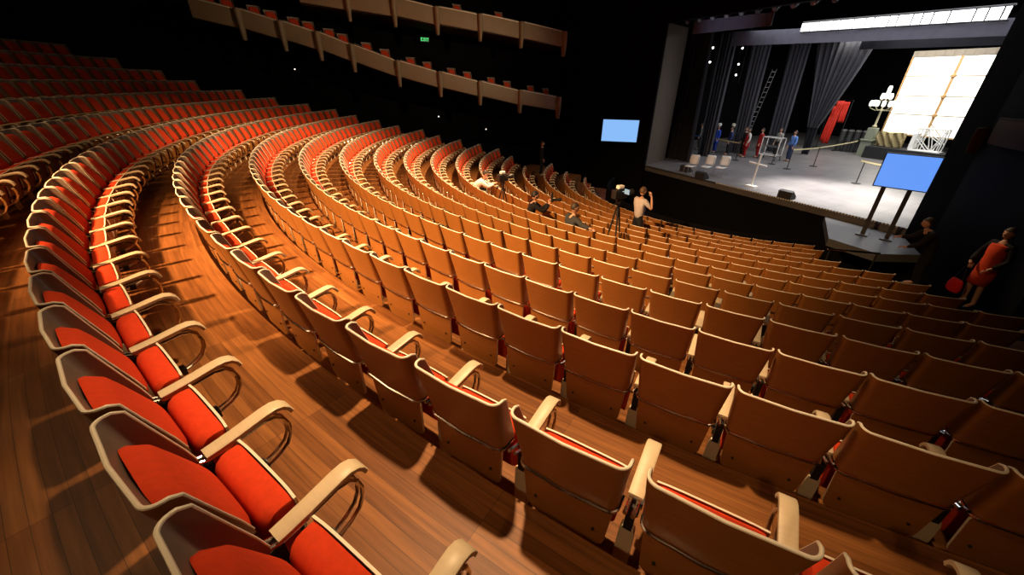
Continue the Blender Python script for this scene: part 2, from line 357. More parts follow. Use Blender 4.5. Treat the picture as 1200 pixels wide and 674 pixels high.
def lower_panel_mb(seg=3, screws=True):
    mb = MB(); pts = []; z0, z1 = 0.19, 0.495
    for (cx, cz, a0, rr) in ((0.205-0.05, z0+0.05, -pi/2, 0.05), (0.222-0.02, z1-0.02, 0, 0.02), (-0.222+0.02, z1-0.02, pi/2, 0.02), (-0.205+0.05, z0+0.05, pi, 0.05)):
        for i in range(seg+1):
            a = a0 + (pi/2)*i/seg; pts.append((cx + rr*cos(a), cz + rr*sin(a)))
    n = len(pts)
    yy = lambda x, z: 0.082 + 0.045*(0.5-z) + 0.25*x*x
    f = [Vector((x, yy(x, z), z)) for x, z in pts]; b = [Vector((x, yy(x, z)+0.014, z)) for x, z in pts]
    c0 = Vector((0, yy(0, .34), .34)); c1 = Vector((0, yy(0, .34)+.014, .34))
    mb.add(f + [c0], [(i, (i+1) % n, n) for i in range(n)]); mb.add(b + [c1], [((i+1) % n, i, n) for i in range(n)])
    mb.add(f + b, [(i, n+i, n+(i+1) % n, (i+1) % n) for i in range(n)], 1)
    if screws:
        for x in (-0.15, 0.15):
            M = Matrix.Translation((x, yy(x, .30)-0.002, .30)) @ Matrix.Rotation(pi/2, 4, 'X'); mb.lathe([(0.008, -0.004), (0.008, 0.004)], 8, 2, M)
    return mb
Y1, ZP = 0.335, 0.515
def pan_mb(seg=4):
    """moulded ply pan of the tipped-up seat: outer face looks to the stage, pale edge on top"""
    mb = MB(); g0 = []; g1 = []; hw = 0.222
    for i in range(9):
        z = 0.155 + (ZP - 0.155)*i/8; rowa = []; rowb = []
        bul = 0.018*sin(pi*i/8)
        for j in range(9):
            u = -1 + 2*j/8; x = u*(hw - 0.012*(1-i/8)); y = Y1 + bul - 0.006*u**4 - 0.035*(1 - i/8)
            rowa.append(Vector((x, y, z))); rowb.append(Vector((x, y-0.010, z)))
        g0.append(rowa); g1.append(rowb)
    mb.grid(g0, 0); mb.grid([r[::-1] for r in g1], 0)
    for i in range(8):
        for j in (0, 8): mb.add([g0[i][j], g0[i+1][j], g1[i+1][j], g1[i][j]], [(0, 1, 2, 3)], 1)
    for j in range(8):
        for i in (0, 8): mb.add([g0[i][j], g0[i][j+1], g1[i][j+1], g1[i][j]], [(0, 1, 2, 3)], 1)
    return mb
def seat_cushion_mb():
    """cushion of the tipped-up seat: straight rounded bar with rounded ends"""
    mb = MB(); g = []
    yf = lambda z: Y1 - 0.015 - 0.035*(1 - (z-0.155)/(ZP-0.155))
    for x, k in ((-0.214, 0.72), (-0.210, 0.88), (-0.196, 0.97), (-0.17, 1.0), (0, 1.0), (0.17, 1.0), (0.196, 0.97), (0.210, 0.88), (0.214, 0.72)):
        yb_, zt = yf(.4) - 0.105*k, ZP - 0.004 - 0.05*(1-k)
        sec = [(yf(0.2), 0.20), (yf(0.2)-0.06*k, 0.21), (yb_+0.006, 0.29), (yb_, 0.40), (yb_+0.004, zt-0.05), (yb_+0.016, zt-0.024), (yb_+0.036, zt-0.006), (yb_+0.060, zt), (yf(ZP)-0.012, zt), (yf(ZP), zt-0.006)]
        g.append([Vector((x, y, z)) for y, z in sec])
    mb.grid(g); mb.add(g[0], [tuple(range(len(g[0])))]); mb.add(g[-1], [tuple(range(len(g[-1])))[::-1]])
    return mb
HS = 0.283                                  # half seat pitch: arm rests stand on the joint between two seats
def arm_path():
    pts = [(0.215, 0.492), (0.26, 0.497), (0.33, 0.507), (0.40, 0.52), (0.455, 0.53), (0.495, 0.533), (0.525, 0.524), (0.545, 0.504), (0.556, 0.476)]
    return pts
def arm_mb():
    mb = MB(); P_ = arm_path(); g = []
    for i, (y, z) in enumerate(P_):
        a = P_[max(0, i-1)]; b = P_[min(len(P_)-1, i+1)]; dy, dz = b[0]-a[0], b[1]-a[1]; L = hypot(dy, dz); ny, nz = -dz/L, dy/L
        hw = 0.033 + 0.002*sin(pi*i/(len(P_)-1)); th = 0.010
        g.append([Vector((HS + sx*hw, y + ny*sz*th, z + nz*sz*th)) for sx, sz in ((-1, -1), (-1, 0.6), (-0.8, 1), (0.8, 1), (1, 0.6), (1, -1))])
    mb.grid(g, 0, closed=True); mb.add(g[0], [tuple(range(6))[::-1]]); mb.add(g[-1], [tuple(range(6))])
    return mb
def loop_mb(seg=8):
    mb = MB()
    for dx in (-0.017, 0.017):
        mb.tube([(HS+dx, y, z) for y, z in ((0.10, 0.515), (0.16, 0.492), (0.22, 0.470), (0.30, 0.475), (0.38, 0.487), (0.44, 0.497), (0.485, 0.487), (0.515, 0.455), (0.528, 0.405), (0.522, 0.352), (0.498, 0.307), (0.455, 0.275), (0.395, 0.252), (0.30, 0.240))], 0.009, seg)
    return mb
def pedestal_mb():
    mb = MB(); x = HS
    g = [[Vector((x+sx*hw, y0+sy*0.016, z)) for sx, sy in ((-1, -1), (1, -1), (1, 1), (-1, 1))] for z, hw, y0 in ((0.0, 0.038, 0.20), (0.10, 0.037, 0.20), (0.20, 0.036, 0.20), (0.27, 0.034, 0.20), (0.30, 0.028, 0.202))]
    mb.grid(g, 0, closed=True); mb.add(g[0], [(3, 2, 1, 0)]); mb.add(g[-1], [(0, 1, 2, 3)])
    return mb
def bracket_mb():
    mb = MB(); x = HS
    mb.box((x-0.02, 0.185, 0.22), (x+0.02, 0.23, 0.455)); mb.box((x-0.03, 0.355, 0.228), (x+0.03, 0.395, 0.272)); mb.box((x-0.012, 0.22, 0.228), (x+0.012, 0.36, 0.258))
    return mb
LV = [0.515, 0.53, 0.60, 0.68, 0.76, 0.82, 0.855, RIM]
back_y = lambda z: yb(z) + 0.012
back_t = lambda z: 0.055 + 0.055*min(1, (0.815 - z)/0.3)
parts = [('back_shell', make_shell_mb(LV, 5), [PLY, INNER]),
         ('shell_rim', MB().tube(rim_path(5), [0.003, 0.0035, 0.004, 0.005, 0.006] + [0.007]*(len(rim_path(5))-10) + [0.006, 0.005, 0.004, 0.0035, 0.003], 8), [EDGE]),
         ('back_cushion', pillow(0, 0.43, 0.815, 0.233, 0.198, back_y, back_t, 16, 16), [RED]),
         ('chrome_strip', MB().tube([(x*1.0, y-0.002, 0.507) for x, y in u_path(0.237, 0.108, 0.045, yb(0.512)-0.006, 5)], 0.0085, 8), [CHROME]),
         ('lower_panel', lower_panel_mb(), [PLY, EDGE, SCREW]),
         ('seat_pan', pan_mb(), [PLY, EDGE]),
         ('armrest', arm_mb(), [ARM]),
         ('pedestal', pedestal_mb(), [ARM])]
MESH = {n: b.mesh(n, m) for n, b, m in parts}
MESH['seat_cushion'] = seat_cushion_mb().mesh('seat_cushion', [RED]); MESH['chrome_loop'] = loop_mb().mesh('chrome_loop', [CHROME]); MESH['bracket'] = bracket_mb().mesh('bracket', [BLACK], False)
def first_seat():
    t = thing('theatre_seat', '', '', (0, 0, 0))
    ob = {n: link(n, MESH[n], t) for n, _, _ in parts}
    link('seat_cushion', MESH['seat_cushion'], ob['seat_pan']); link('chrome_loop', MESH['chrome_loop'], ob['armrest']); link('bracket', MESH['bracket'], ob['pedestal'])
    index_kids(t); return t
# list every seat of the hall
seats = []
for k in range(KMIN, KMAX+1):
    S = SW.get(k, 0.56); R = rowR(k); st = S/R
    ph = PH.get(k, -0.45 - 0.013*(k % 3))
    i0 = -int((TH_R[k]-ph)/st); i = i0
    if ph - st*i > TH_R[k]: i += 1
    order = []
    while True:
        th = ph - st*(i+0.5)
        if th - st*0.5 < TH_L[k]: break
        p = P(k, th, 0.15, 0.6); q = project(p)
        inside = False
        for yy, zz, dx in ((0, RIM, -.5), (0, RIM, .5), (0.3, .45, 0), (0.5, .5, .5), (0, .3, 0), (.1, .8, 0)):
            c = project(P(k, th + dx*st*0.9, yy, zz))
            if c and 0 <= c[0] <= 1200 and 0 <= c[1] <= 674: inside = True
        if k == 0 and th > -0.56: inside = False
        seats.append(dict(k=k, th=th, d=(p - cam.location).length, inside=inside, S=S)); i += 1
near = sorted([s for s in seats if s['inside']], key=lambda s: s['d'])[:300]
near_ids = set(id(s) for s in near)
for k in range(KMIN, KMAX+1):                # order inside each row, counted from where the row leaves the frame
    vis = [s for s in seats if s['k'] == k and s['inside']]
    for n_, s in enumerate(sorted(vis, key=lambda s: -s['th'])): s['n'] = n_ + 1
def seat_label(s):
    k, n_ = s['k'], s['n']
    toC = Vector((-sin(s['th']), cos(s['th']), 0)); v = (cam.location - P(k, s['th'], 0, .9)); v.z = 0
    front = toC.dot(v.normalized()) > 0.1
    look = 'red-cushioned seat facing us' if front else 'tan plywood-backed seat seen from behind'
    if k == 0: return f'{look}, nearest row, {ordinal(n_)} from the bottom edge'
    if k == 1: return f'{look}, second row from the camera, {ordinal(n_)} from the right'
    if k > 1: return f'{look}, {ordinal(k+1)} row from the camera, {ordinal(n_)} from the right'
    return f'{look}, {ordinal(-k)} row behind the nearest, {ordinal(n_)} from the left'
proto = first_seat(); used = False
for s in near:
    if not used: o = proto; used = True
    else: o = copy_tree(proto)
    o.location = P(s['k'], s['th']); o.rotation_euler = (0, 0, s['th']); o['label'] = seat_label(s); o['category'] = 'seat'; o['group'] = 'theatre seats in the curved rows'
# every other seat of the hall as one mesh
far_mb = MB()
LV2 = [0.515, 0.70, 0.855, RIM]
FM = [PLY, EDGE, RED, CHROME, ARM, BLACK, INNER]
one = MB()
def merge(dst, src, mi):
    o = len(dst.v); dst.v += src.v; dst.f += [tuple(i+o for i in f) for f in src.f]; dst.m += [mi[m] for m in src.m]
merge(one, make_shell_mb(LV2, 2), [0, 6]); merge(one, MB().tube(rim_path(2)[4:-4], 0.0055, 4), [1])
merge(one, pillow(0, 0.43, 0.815, 0.233, 0.198, back_y, back_t, 4, 4), [2]); merge(one, MB().tube([(x, y-.002, .507) for x, y in u_path(.237, .108, .045, yb(.512)-.006, 2)], .0085, 4), [3])
merge(one, lower_panel_mb(1, False), [0, 1]); merge(one, pan_mb(), [0, 1]); merge(one, seat_cushion_mb(), [2]); merge(one, arm_mb(), [4]); merge(one, loop_mb(4), [3]); merge(one, pedestal_mb(), [4]); merge(one, bracket_mb(), [5])
for s in seats:
    if id(s) in near_ids: continue
    p = P(s['k'], s['th'])
    if s['k'] <= 0 and s['th'] > -0.57: continue
    o = len(far_mb.v); c_, s_ = cos(s['th']), sin(s['th'])
    far_mb.v += [(p.x + x*c_ - y*s_, p.y + x*s_ + y*c_, p.z + z) for x, y, z in one.v]
    far_mb.f += [tuple(i+o for i in f) for f in one.f]; far_mb.m += one.m
me = bpy.data.meshes.new('theatre_seats'); me.from_pydata(far_mb.v, [], far_mb.f)
for m in FM: me.materials.append(m)
me.polygons.foreach_set('material_index', far_mb.m); me.polygons.foreach_set('use_smooth', [True]*len(me.polygons)); me.set_sharp_from_angle(angle=0.7); me.update()
tag(link('theatre_seats', me), 'distant red and tan theatre seats filling the far curved rows', 'seats', None, 'stuff')
#@@PART2
# ------------------------------------------------------------------ side boxes of the auditorium
def interp(F, t):
    for a, b in zip(F, F[1:]):
        if a[1] <= t <= b[1]:
            f = (t-a[1])/(b[1]-a[1]); return [a[i] + (b[i]-a[i])*f for i in range(len(a))]
SHADEDB = mat('shaded_box_front', (0.04, 0.02, 0.009), 0.7, spec=0.1)  # shade of the unlit right boxes put into their colour
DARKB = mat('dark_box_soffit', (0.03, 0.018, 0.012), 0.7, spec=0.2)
def side_box(a, b, label, group, base, drop=0.70, fin_drop=0.45, wall=2.6, sgn=-1, step=0.05, m=None):
    m = m or CREAM
    """a, b: (s, t, top height) of the two ends of one box front"""
    o = W(base[0], base[1], 0)
    t = thing('theatre_box', label, 'box', o, STAGE_ROT, group)
    L = lambda s, tt, h: Vector((s - base[0], tt - base[1], h))
    d = Vector((b[0]-a[0], b[1]-a[1], 0)); ln = d.length; d.normalize(); nr = Vector((-d.y, d.x, 0))   # nr points away from the hall (left side)
    if sgn > 0: nr = -nr
    mb = MB(); n = 10; rows = []
    for i in range(n+1):
        f = i/n; s, tt = a[0] + (b[0]-a[0])*f, a[1] + (b[1]-a[1])*f; top = a[2] + (b[2]-a[2])*f + step*(0.5-f); bot = top - drop
        bow = -0.05*sin(pi*f)                 # front bows slightly into the hall
        p = L(s, tt, 0) + nr*bow
        rows.append([p + nr*q + Vector((0, 0, z)) for q, z in ((0.10, bot), (0.0, bot), (-0.015, bot+0.12), (-0.015, top-0.05), (0.0, top-0.01), (0.03, top), (0.07, top), (0.10, top-0.03))])
    mb.grid(rows, 0, closed=True); mb.add(rows[0], [tuple(range(8))]); mb.add(rows[-1], [tuple(range(8))[::-1]])
    build('front_panel', mb, m, t)
    mb = MB(); q0 = L(b[0], b[1], 0) - nr*0.02; hw = 0.14; zt = b[2] + 0.02; zb = b[2] - drop - fin_drop
    g = []
    for z, w_, dep in ((zb, 0.55, 0.10), (zb+0.25, 0.7, 0.14), (b[2]-drop, 0.9, 0.20), (b[2]-0.2, 1.0, 0.22), (zt-0.03, 1.0, 0.2), (zt, 0.85, 0.12)):
        g.append([q0 + d*(hw*w_*cos(pi*j/8)) - nr*(dep*sin(pi*j/8)) + Vector((0, 0, z)) for j in range(9)] + [q0 - d*hw*w_ + nr*0.15 + Vector((0, 0, z)), q0 + d*hw*w_ + nr*0.15 + Vector((0, 0, z))])
    mb.grid(g, 0, closed=True); mb.add(g[0], [tuple(range(11))[::-1]]); mb.add(g[-1], [tuple(range(11))])
    build('fin', mb, m, t)
    mb = MB(); g = [[Vector(r_[5]) + nr*q + Vector((0, 0, z)) for q, z in ((-0.05, -0.02), (-0.05, 0.012), (-0.03, 0.022), (0.06, 0.022), (0.08, 0.0))] for r_ in rows]
    mb.grid(g, 0, closed=True); mb.add(g[0], [tuple(range(5))]); mb.add(g[-1], [tuple(range(5))[::-1]]); build('highlight_cap', mb, m if m is not CREAM else EDGE, t)  # added cap, paler than the cream front to paint its lit top edge
    zf = min(a[2], b[2]) - drop + 0.04
    mb = MB(); p0, p1 = L(a[0], a[1], 0), L(b[0], b[1], 0); m0 = nr*0.1; m1 = nr*wall
    za, zb2 = a[2]-drop+0.14, b[2]-drop+0.14; vs = [v + Vector((0, 0, q+z)) for q in (-0.18, 0) for v, z in ((p0+m0, za), (p1+m0, zb2), (p1+m1, zb2), (p0+m1, za))]
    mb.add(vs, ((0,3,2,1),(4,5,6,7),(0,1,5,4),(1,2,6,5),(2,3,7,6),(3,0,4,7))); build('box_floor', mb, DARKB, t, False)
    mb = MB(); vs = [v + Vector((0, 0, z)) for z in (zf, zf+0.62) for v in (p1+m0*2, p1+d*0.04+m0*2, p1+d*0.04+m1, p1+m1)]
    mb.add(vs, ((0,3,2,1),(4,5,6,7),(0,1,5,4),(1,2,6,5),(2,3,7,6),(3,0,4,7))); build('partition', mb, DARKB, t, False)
    mb = MB(); mb.tube([p0 + nr*0.06 + d*0.15 + Vector((0, 0, a[2]+0.05)), p1 + nr*0.06 - d*0.15 + Vector((0, 0, b[2]+0.05))], 0.014, 6)
    for f in (0.1, 0.5, 0.9):
        s_ = p0 + (p1-p0)*f + nr*0.06; z_ = a[2] + (b[2]-a[2])*f; mb.tube([s_ + Vector((0, 0, z_-0.12)), s_ + Vector((0, 0, z_+0.05))], 0.01, 6)
    build('hand_rail', mb, STEEL, t)
    return zf, d, nr
LOWER = [(-12.25, -20.6, 7.2), (-12.04, -18.92, 6.92), (-11.81, -17.38, 6.55), (-11.6, -15.96, 6.2), (-11.39, -14.58, 5.75), (-11.09, -12.56, 5.12), (-10.79, -10.54, 4.66), (-10.47, -8.45, 4.25), (-10.13, -6.17, 3.82), (-9.78, -3.82, 3.5)]
UPPER = [(-11.62, -16.4, 7.95), (-11.37, -14.45, 7.80), (-11.07, -12.45, 7.66), (-10.78, -10.48, 7.41), (-10.46, -8.35, 7.22), (-10.13, -6.16, 6.98), (-9.76, -3.69, 6.66)]
def box_seat(pos, face, label):
    o = copy_tree(proto); o.location = pos; o.rotation_euler = (0, 0, face); o['label'] = label; o['category'] = 'seat'; o['group'] = 'seats in the side boxes'; return o
FACE_L = STAGE_ROT - pi/2 + 0.35
for tier, F in (('lower', LOWER), ('upper', UPPER)):
    n = len(F) - 1
    for i in range(n):
        a, b = F[i], F[i+1]; lab = f'cream-fronted theatre box, {tier} tier, {ordinal(n-i)} from the stage end'
        zf, d, nr = side_box(a, b, lab, 'theatre boxes on the left side wall', a)
        if tier == 'lower' or i in (3, 4):
            for j, f in enumerate((0.32, 0.72) if tier == 'lower' else (0.5,)):
                top = a[2] + (b[2]-a[2])*f; p = Vector((a[0]+(b[0]-a[0])*f, a[1]+(b[1]-a[1])*f, 0)) + nr*0.62
                side = ('farther' if j == 0 else 'nearer') + ' from stage' if False else ''
                which = f'the {"left" if j == 0 else "right"} one' if tier == 'lower' else 'alone'
                box_seat(W(p.x, p.y, top - 0.70 + 0.16), FACE_L, f'red seat in {ordinal(n-i)} {tier} tier box from the stage end, {which}')
# two boxes on the right side wall near the stage
for a, b, lab in (((6.42, 0.10, 3.2), (6.93, -0.68, 3.2), 'small box front coloured as unlit beside the right stage edge'), ((7.12, -1.0, 3.45), (8.5, -3.1, 3.55), 'larger box front coloured as unlit at the right photo edge')):
    side_box(a, b, lab, 'theatre boxes on the right side wall', a, 0.62, 0.0, 0.5, -1, 0.05, SHADEDB)
# green exit sign on the far left wall
t = thing('exit_sign', 'small green lit exit sign on the dark wall above the lower boxes', 'sign', W(-13.4, -10.44, 6.16), STAGE_ROT + pi/2 + 0.16)
mb = MB(); mb.box((-0.26, 0.0, 0), (0.26, 0.08, 0.22)); build('sign_housing', mb, BLACK, t, False)
GRN = mat('green_sign_light', (0.02, 0.3, 0.08), 0.5, emit=(0.08, 0.9, 0.25), es=0.9)
def block_text(txt, w_, h_, th, gap):
    G = {'E': ['111', '100', '110', '100', '111'], 'X': ['101', '101', '010', '101', '101'], 'I': ['1', '1', '1', '1', '1'], 'T': ['111', '010', '010', '010', '010']}
    mb = MB(); x = 0; c = w_; r = h_
    for ch in txt:
        for iy, row in enumerate(G[ch]):
            for ix, q in enumerate(row):
                if q == '1': mb.box((x+ix*c, -th, (4-iy)*r), (x+(ix+1)*c, 0, (5-iy)*r))
        x += (len(G[ch][0]))*c + gap
    return mb, x - gap
mb, wd = block_text('EXIT', 0.036, 0.032, 0.012, 0.036)
o = build('lettering', mb, GRN, t, False); o.location = (-wd/2, 0, 0.03)
# tiny wall lights
LAMPG = mat('wall_light_glow', (0.8, 0.75, 0.65), 0.4, emit=(1.0, 0.92, 0.8), es=3)
for i, (s, tt, h, lab) in enumerate(((-12.6, -17.2, 4.7, 'tiny white wall light above the far end of the nearest rows'), (-10.35, -10.9, 2.6, 'tiny white wall light above the ends of the middle rows'), (-10.15, -8.3, 1.9, 'tiny white wall light low behind the front rows'), (-14.55, -13.0, 6.6, 'tiny white lamp on the wall between the two box tiers'))):
    t = thing('wall_light', lab, 'light', W(s, tt, h), STAGE_ROT - pi/2, 'tiny wall lights on the left')
    mb = MB(); mb.box((-0.05, -0.02, -0.03), (0.05, 0.05, 0.05)); build('housing', mb, BLACK, t, False); mb = MB(); mb.ball((0, 0.06, 0), 0.028); build('bulb', mb, LAMPG, t)

# ------------------------------------------------------------------ screens
SCRL = mat('blue_screen_pale', (0.05, 0.08, 0.1), 0.3, emit=(0.24, 0.50, 0.95), es=1.0)
SCRR = mat('blue_screen', (0.05, 0.08, 0.1), 0.3, emit=(0.13, 0.33, 0.95), es=1.0)
def screen(name, label, s, t, h, rz, wd, ht, m):
    o = sthing(name, label, 'screen', s, t, h, rz)
    mb = MB(); mb.box((-wd/2-0.03, 0.0, -ht/2-0.03), (wd/2+0.03, 0.07, ht/2+0.03)); build('casing', mb, BLACK, o, False, 0.01)
    mb = MB(); g = [[Vector((-wd/2 + wd*i/2, -0.004, -ht/2 + ht*j/2)) for i in range(3)] for j in range(3)]; mb.grid(g); build('display', mb, m, o, False)
    return o
o = screen('display_screen', 'blue glowing display screen on the dark wall left of the stage', -6.98, -1.41, 1.84, 0.84, 1.95, 1.14, SCRL)
mb = MB(); mb.tube([(0, 0.07, -0.1), (0, 0.5, -0.1)], 0.05); build('wall_bracket', mb, BLACK, o)
o = screen('display_screen', 'blue glowing display screen on two black posts right of the stage', 5.82, -1.05, 1.86, 0.30, 1.24, 0.98, SCRR)
for x in (-0.36, 0.26):
    mb = MB(); g = []
    mb.box((x-0.06, 0.04, -2.11), (x+0.06, 0.12, -0.3)); mb.box((x-0.16, -0.2, -2.11), (x+0.16, 0.36, -2.07)); build('post', mb, mat('black_steel_post', (0.03, 0.03, 0.032), 0.45), o, False, 0.006)

# ------------------------------------------------------------------ stage drapes, borders, rigging
def drape(name, label, cat, m, t, top, bot, folds, depth=0.10, group=None, tail=None):
    """hanging cloth on plane t: top = (s0, s1, h), bot = (s0, s1, h)"""
    mb = MB(); n = folds*8; rows = []
    lv = [0, .08, .2, .35, .5, .65, .8, .92, 1]
    back = []
    for f in lv:
        s0 = top[0] + (bot[0]-top[0])*f; s1 = top[1] + (bot[1]-top[1])*(f**1.15 if tail else f); h = top[2] + (bot[2]-top[2])*f
        amp = depth*(0.55 + 0.45*f)
        r = [Vector((s0 + (s1-s0)*i/n, t + amp*sin(2*pi*folds*i/n + 0.6*sin(3*f)) + 0.3*amp*sin(5.3*pi*folds*i/n/2), h)) for i in range(n+1)]
        rows.append(r); back.append([v + Vector((0, 0.02, 0)) for v in r])
    mb.grid(rows); mb.grid([r[::-1] for r in back])
    for i in range(len(lv)-1):
        for j in (0, n): mb.add([rows[i][j], rows[i+1][j], back[i+1][j], back[i][j]], [(0, 1, 2, 3)])
    for j in range(n):
        for i in (0, len(lv)-1): mb.add([rows[i][j], rows[i][j+1], back[i][j+1], back[i][j]], [(0, 1, 2, 3)])
    return tag(sbuild(name, mb, m, None, True), label, cat, group)
drape('stage_leg', 'black drape hanging just inside the left proscenium', 'drape', VELVETD, 3.0, (-7.9, -5.75, 6.95), (-7.9, -5.55, 0.02), 7)
drape('stage_leg', 'narrow charcoal drape at stage left, first beyond the black one', 'drape', VELVET, 6.0, (-7.75, -6.55, 6.9), (-7.5, -6.5, 0.02), 5)
drape('stage_leg', 'charcoal drape at stage left, second beyond the black one', 'drape', VELVET, 9.0, (-7.7, -6.4, 6.9), (-7.35, -6.3, 0.02), 5)
drape('stage_leg', 'tall charcoal drape behind the slanting ladder', 'drape', VELVET, 12.0, (-7.15, -5.85, 7.2), (-6.8, -5.7, 0.02), 5)
drape('gathered_drape', 'large charcoal drape gathered to a point left of the red cloth', 'drape', VELVET, 13.0, (-6.08, -2.75, 6.75), (-4.95, -4.3, 1.7), 9, 0.13, None, True)
drape('drape_tail', 'dark bunched cloth tail hanging under the gathered drape', 'drape', VELVETD, 13.0, (-4.95, -4.3, 1.7), (-4.8, -4.35, 0.02), 3, 0.08)
def border(name, label, t, pts, m, th=0.05, cat='border'):
    mb = MB(); n = 24; g = []
    for i in range(n+1):
        f = i/n; s = pts[0][0] + (pts[1][0]-pts[0][0])*f; zt = pts[0][1] + (pts[1][1]-pts[0][1])*f; zb = pts[0][2] + (pts[1][2]-pts[0][2])*f; y = t + 0.03*sin(i*2.1)
        g.append([Vector((s, y, zb)), Vector((s, y, zt)), Vector((s, y+th, zt)), Vector((s, y+th, zb))])
    mb.grid(g, 0, closed=True); mb.add(g[0], [(0, 1, 2, 3)]); mb.add(g[-1], [(3, 2, 1, 0)])
    return tag(sbuild(name, mb, m), label, cat)
border('border_cloth', 'lavender-grey border cloth lit at the top left of the stage', 1.6, ((-5.9, 7.05, 6.48), (-1.7, 6.95, 6.46)), BORDER)
border('border_cloth', 'long grey border cloth under the bright white strip', 5.2, ((-6.2, 6.80, 6.12), (4.7, 6.28, 5.76)), BORDER)
border('border_cloth', 'black border cloth above the glowing lattice backdrop', 12.6, ((-3.4, 7.2, 6.05), (3.2, 7.2, 5.9)), VELVETD)
GLOW = mat('white_light_strip', (0.9, 0.9, 0.9), 0.4, emit=(1.0, 1.0, 1.0), es=2.2)
t = sthing('light_batten', 'long glowing white light strip above the grey border cloth', 'light', 0, 5.0, 0)
mb = MB(); 
xs = [-2.45]
while xs[-1] < 4.4: xs.append(xs[-1] + 0.27 + 0.5*random.random())
def zl(s): f = (s+2.48)/6.95; return 6.48 + (6.25-6.48)*f, 6.80 + (6.62-6.80)*f
for x0, x1 in zip(xs, xs[1:]):
    x1 = min(x1 - 0.06, 4.45); a0, b0 = zl(x0); a1, b1 = zl(x1)
    m_ = MB(); m_.add([(x0, 0, a0), (x1, 0, a1), (x1, 0, b1), (x0, 0, b0), (x0, .05, a0), (x1, .05, a1), (x1, .05, b1), (x0, .05, b0)], ((0,1,2,3),(7,6,5,4),(0,4,5,1),(1,5,6,2),(2,6,7,3),(3,7,4,0)))
    build('light_panel', m_, GLOW, t, False)
mb = MB(); a0, b0 = zl(-2.5); a1, b1 = zl(4.5); mb.tube([(-2.5, 0.1, b0+0.05), (4.5, 0.1, b1+0.05)], 0.03); mb.tube([(-2.5, 0.1, a0-0.02), (4.5, 0.1, a1-0.02)], 0.03); build('batten_pipe', mb, BLACK, t)
# row of dark lanterns hanging on a pipe along the top of the stage opening
PIPEM = mat('black_pipe', (0.015, 0.015, 0.016), 0.5)
mb = MB(); mb.tube([(-5.9, 0.9, 7.35), (6.0, 0.9, 7.35)], 0.03); tag(sbuild('lighting_pipe', mb, PIPEM), 'black lighting pipe across the top of the stage opening', 'pipe')
LENS = mat('lamp_lens_glow', (0.9, 0.9, 0.85), 0.3, emit=(1, 0.96, 0.85), es=5)
def lantern(s, t, h, label, group, lit=False, tilt=0.5, rz=0.0):
    o = sthing('stage_lantern', label, 'stage light', s, t, h, rz, group)
    if lit: o.scale = (0.62,)*3
    M = Matrix.Rotation(tilt, 4, 'X')
    mb = MB(); mb.lathe([(0.07, -0.16), (0.10, -0.12), (0.10, 0.10), (0.125, 0.13), (0.125, 0.16)], 14, 0, M @ Matrix.Rotation(pi/2, 4, 'X')); build('body', mb, PIPEM, o)
    mb = MB(); mb.lathe([(0.10, 0.161), (0.095, 0.168)], 14, 0, M @ Matrix.Rotation(pi/2, 4, 'X')); build('lens', mb, LENS if lit else STEEL, o)
    mb = MB(); mb.tube([(-0.13, 0, 0), (-0.13, 0, 0.18), (0, 0, 0.22), (0.13, 0, 0.18), (0.13, 0, 0)], 0.012, 6); mb.tube([(0, 0, 0.22), (0, 0, 0.33)], 0.018, 6); build('yoke', mb, PIPEM, o)
for i in range(16):
    lantern(-5.6 + i*0.74, 0.9, 7.02, f'dark stage lantern above the stage opening, {ordinal(i+1)} from the left', 'dark lanterns on the top pipe', False, 0.5 + 0.2*random.random())
# side ladders with lamps in the left wing
for i, (s, t, hs, lab) in enumerate(((-8.85, 4.5, (6.6, 6.05, 5.3), 'nearest to the proscenium'), (-9.3, 7.5, (6.3, 5.5), 'second from the proscenium'), (-9.4, 10.5, (6.4, 5.45, 4.8), 'third from the proscenium'))):
    mb = MB(); z0, z1 = 4.3, 9.7
    for dx in (-0.22, 0.22): mb.tube([(s+dx, t+0.15, z0), (s+dx, t+0.15, z1)], 0.022, 6)
    z = z0 + 0.1
    while z < z1: mb.tube([(s-0.22, t+0.15, z), (s+0.22, t+0.15, z)], 0.016, 6); z += 0.45
    tag(sbuild('boom_ladder', mb, PIPEM), f'black hanging lamp ladder in the left wing, {lab}', 'ladder')
    for j, h in enumerate(hs): lantern(s, t, h, f'small lit lamp, {ordinal(j+1)} down on the hanging ladder {lab}', 'lit lamps on the wing ladders', True, 0.1, 0.5)
# slanting ladder behind
t = sthing('slanting_ladder', 'pale ladder slanting up behind the metal trestle', 'ladder', -7.6, 10.6, 2.2)
mb = MB()
for dx in (-0.14, 0.14): mb.tube([(dx-0.06, 0, -2.2), (0.6+dx, 0.3, 2.9)], 0.02, 6)
build('rail', mb, STEEL, t); mb = MB()
for i in range(17): f = (i+0.5)/17; c = Vector((-0.06, 0, -2.2)).lerp(Vector((0.6, 0.3, 2.9)), f); mb.tube([c + Vector((-0.14, 0, 0)), c + Vector((0.14, 0, 0))], 0.018, 6)
build('rung', mb, WHITE, t)

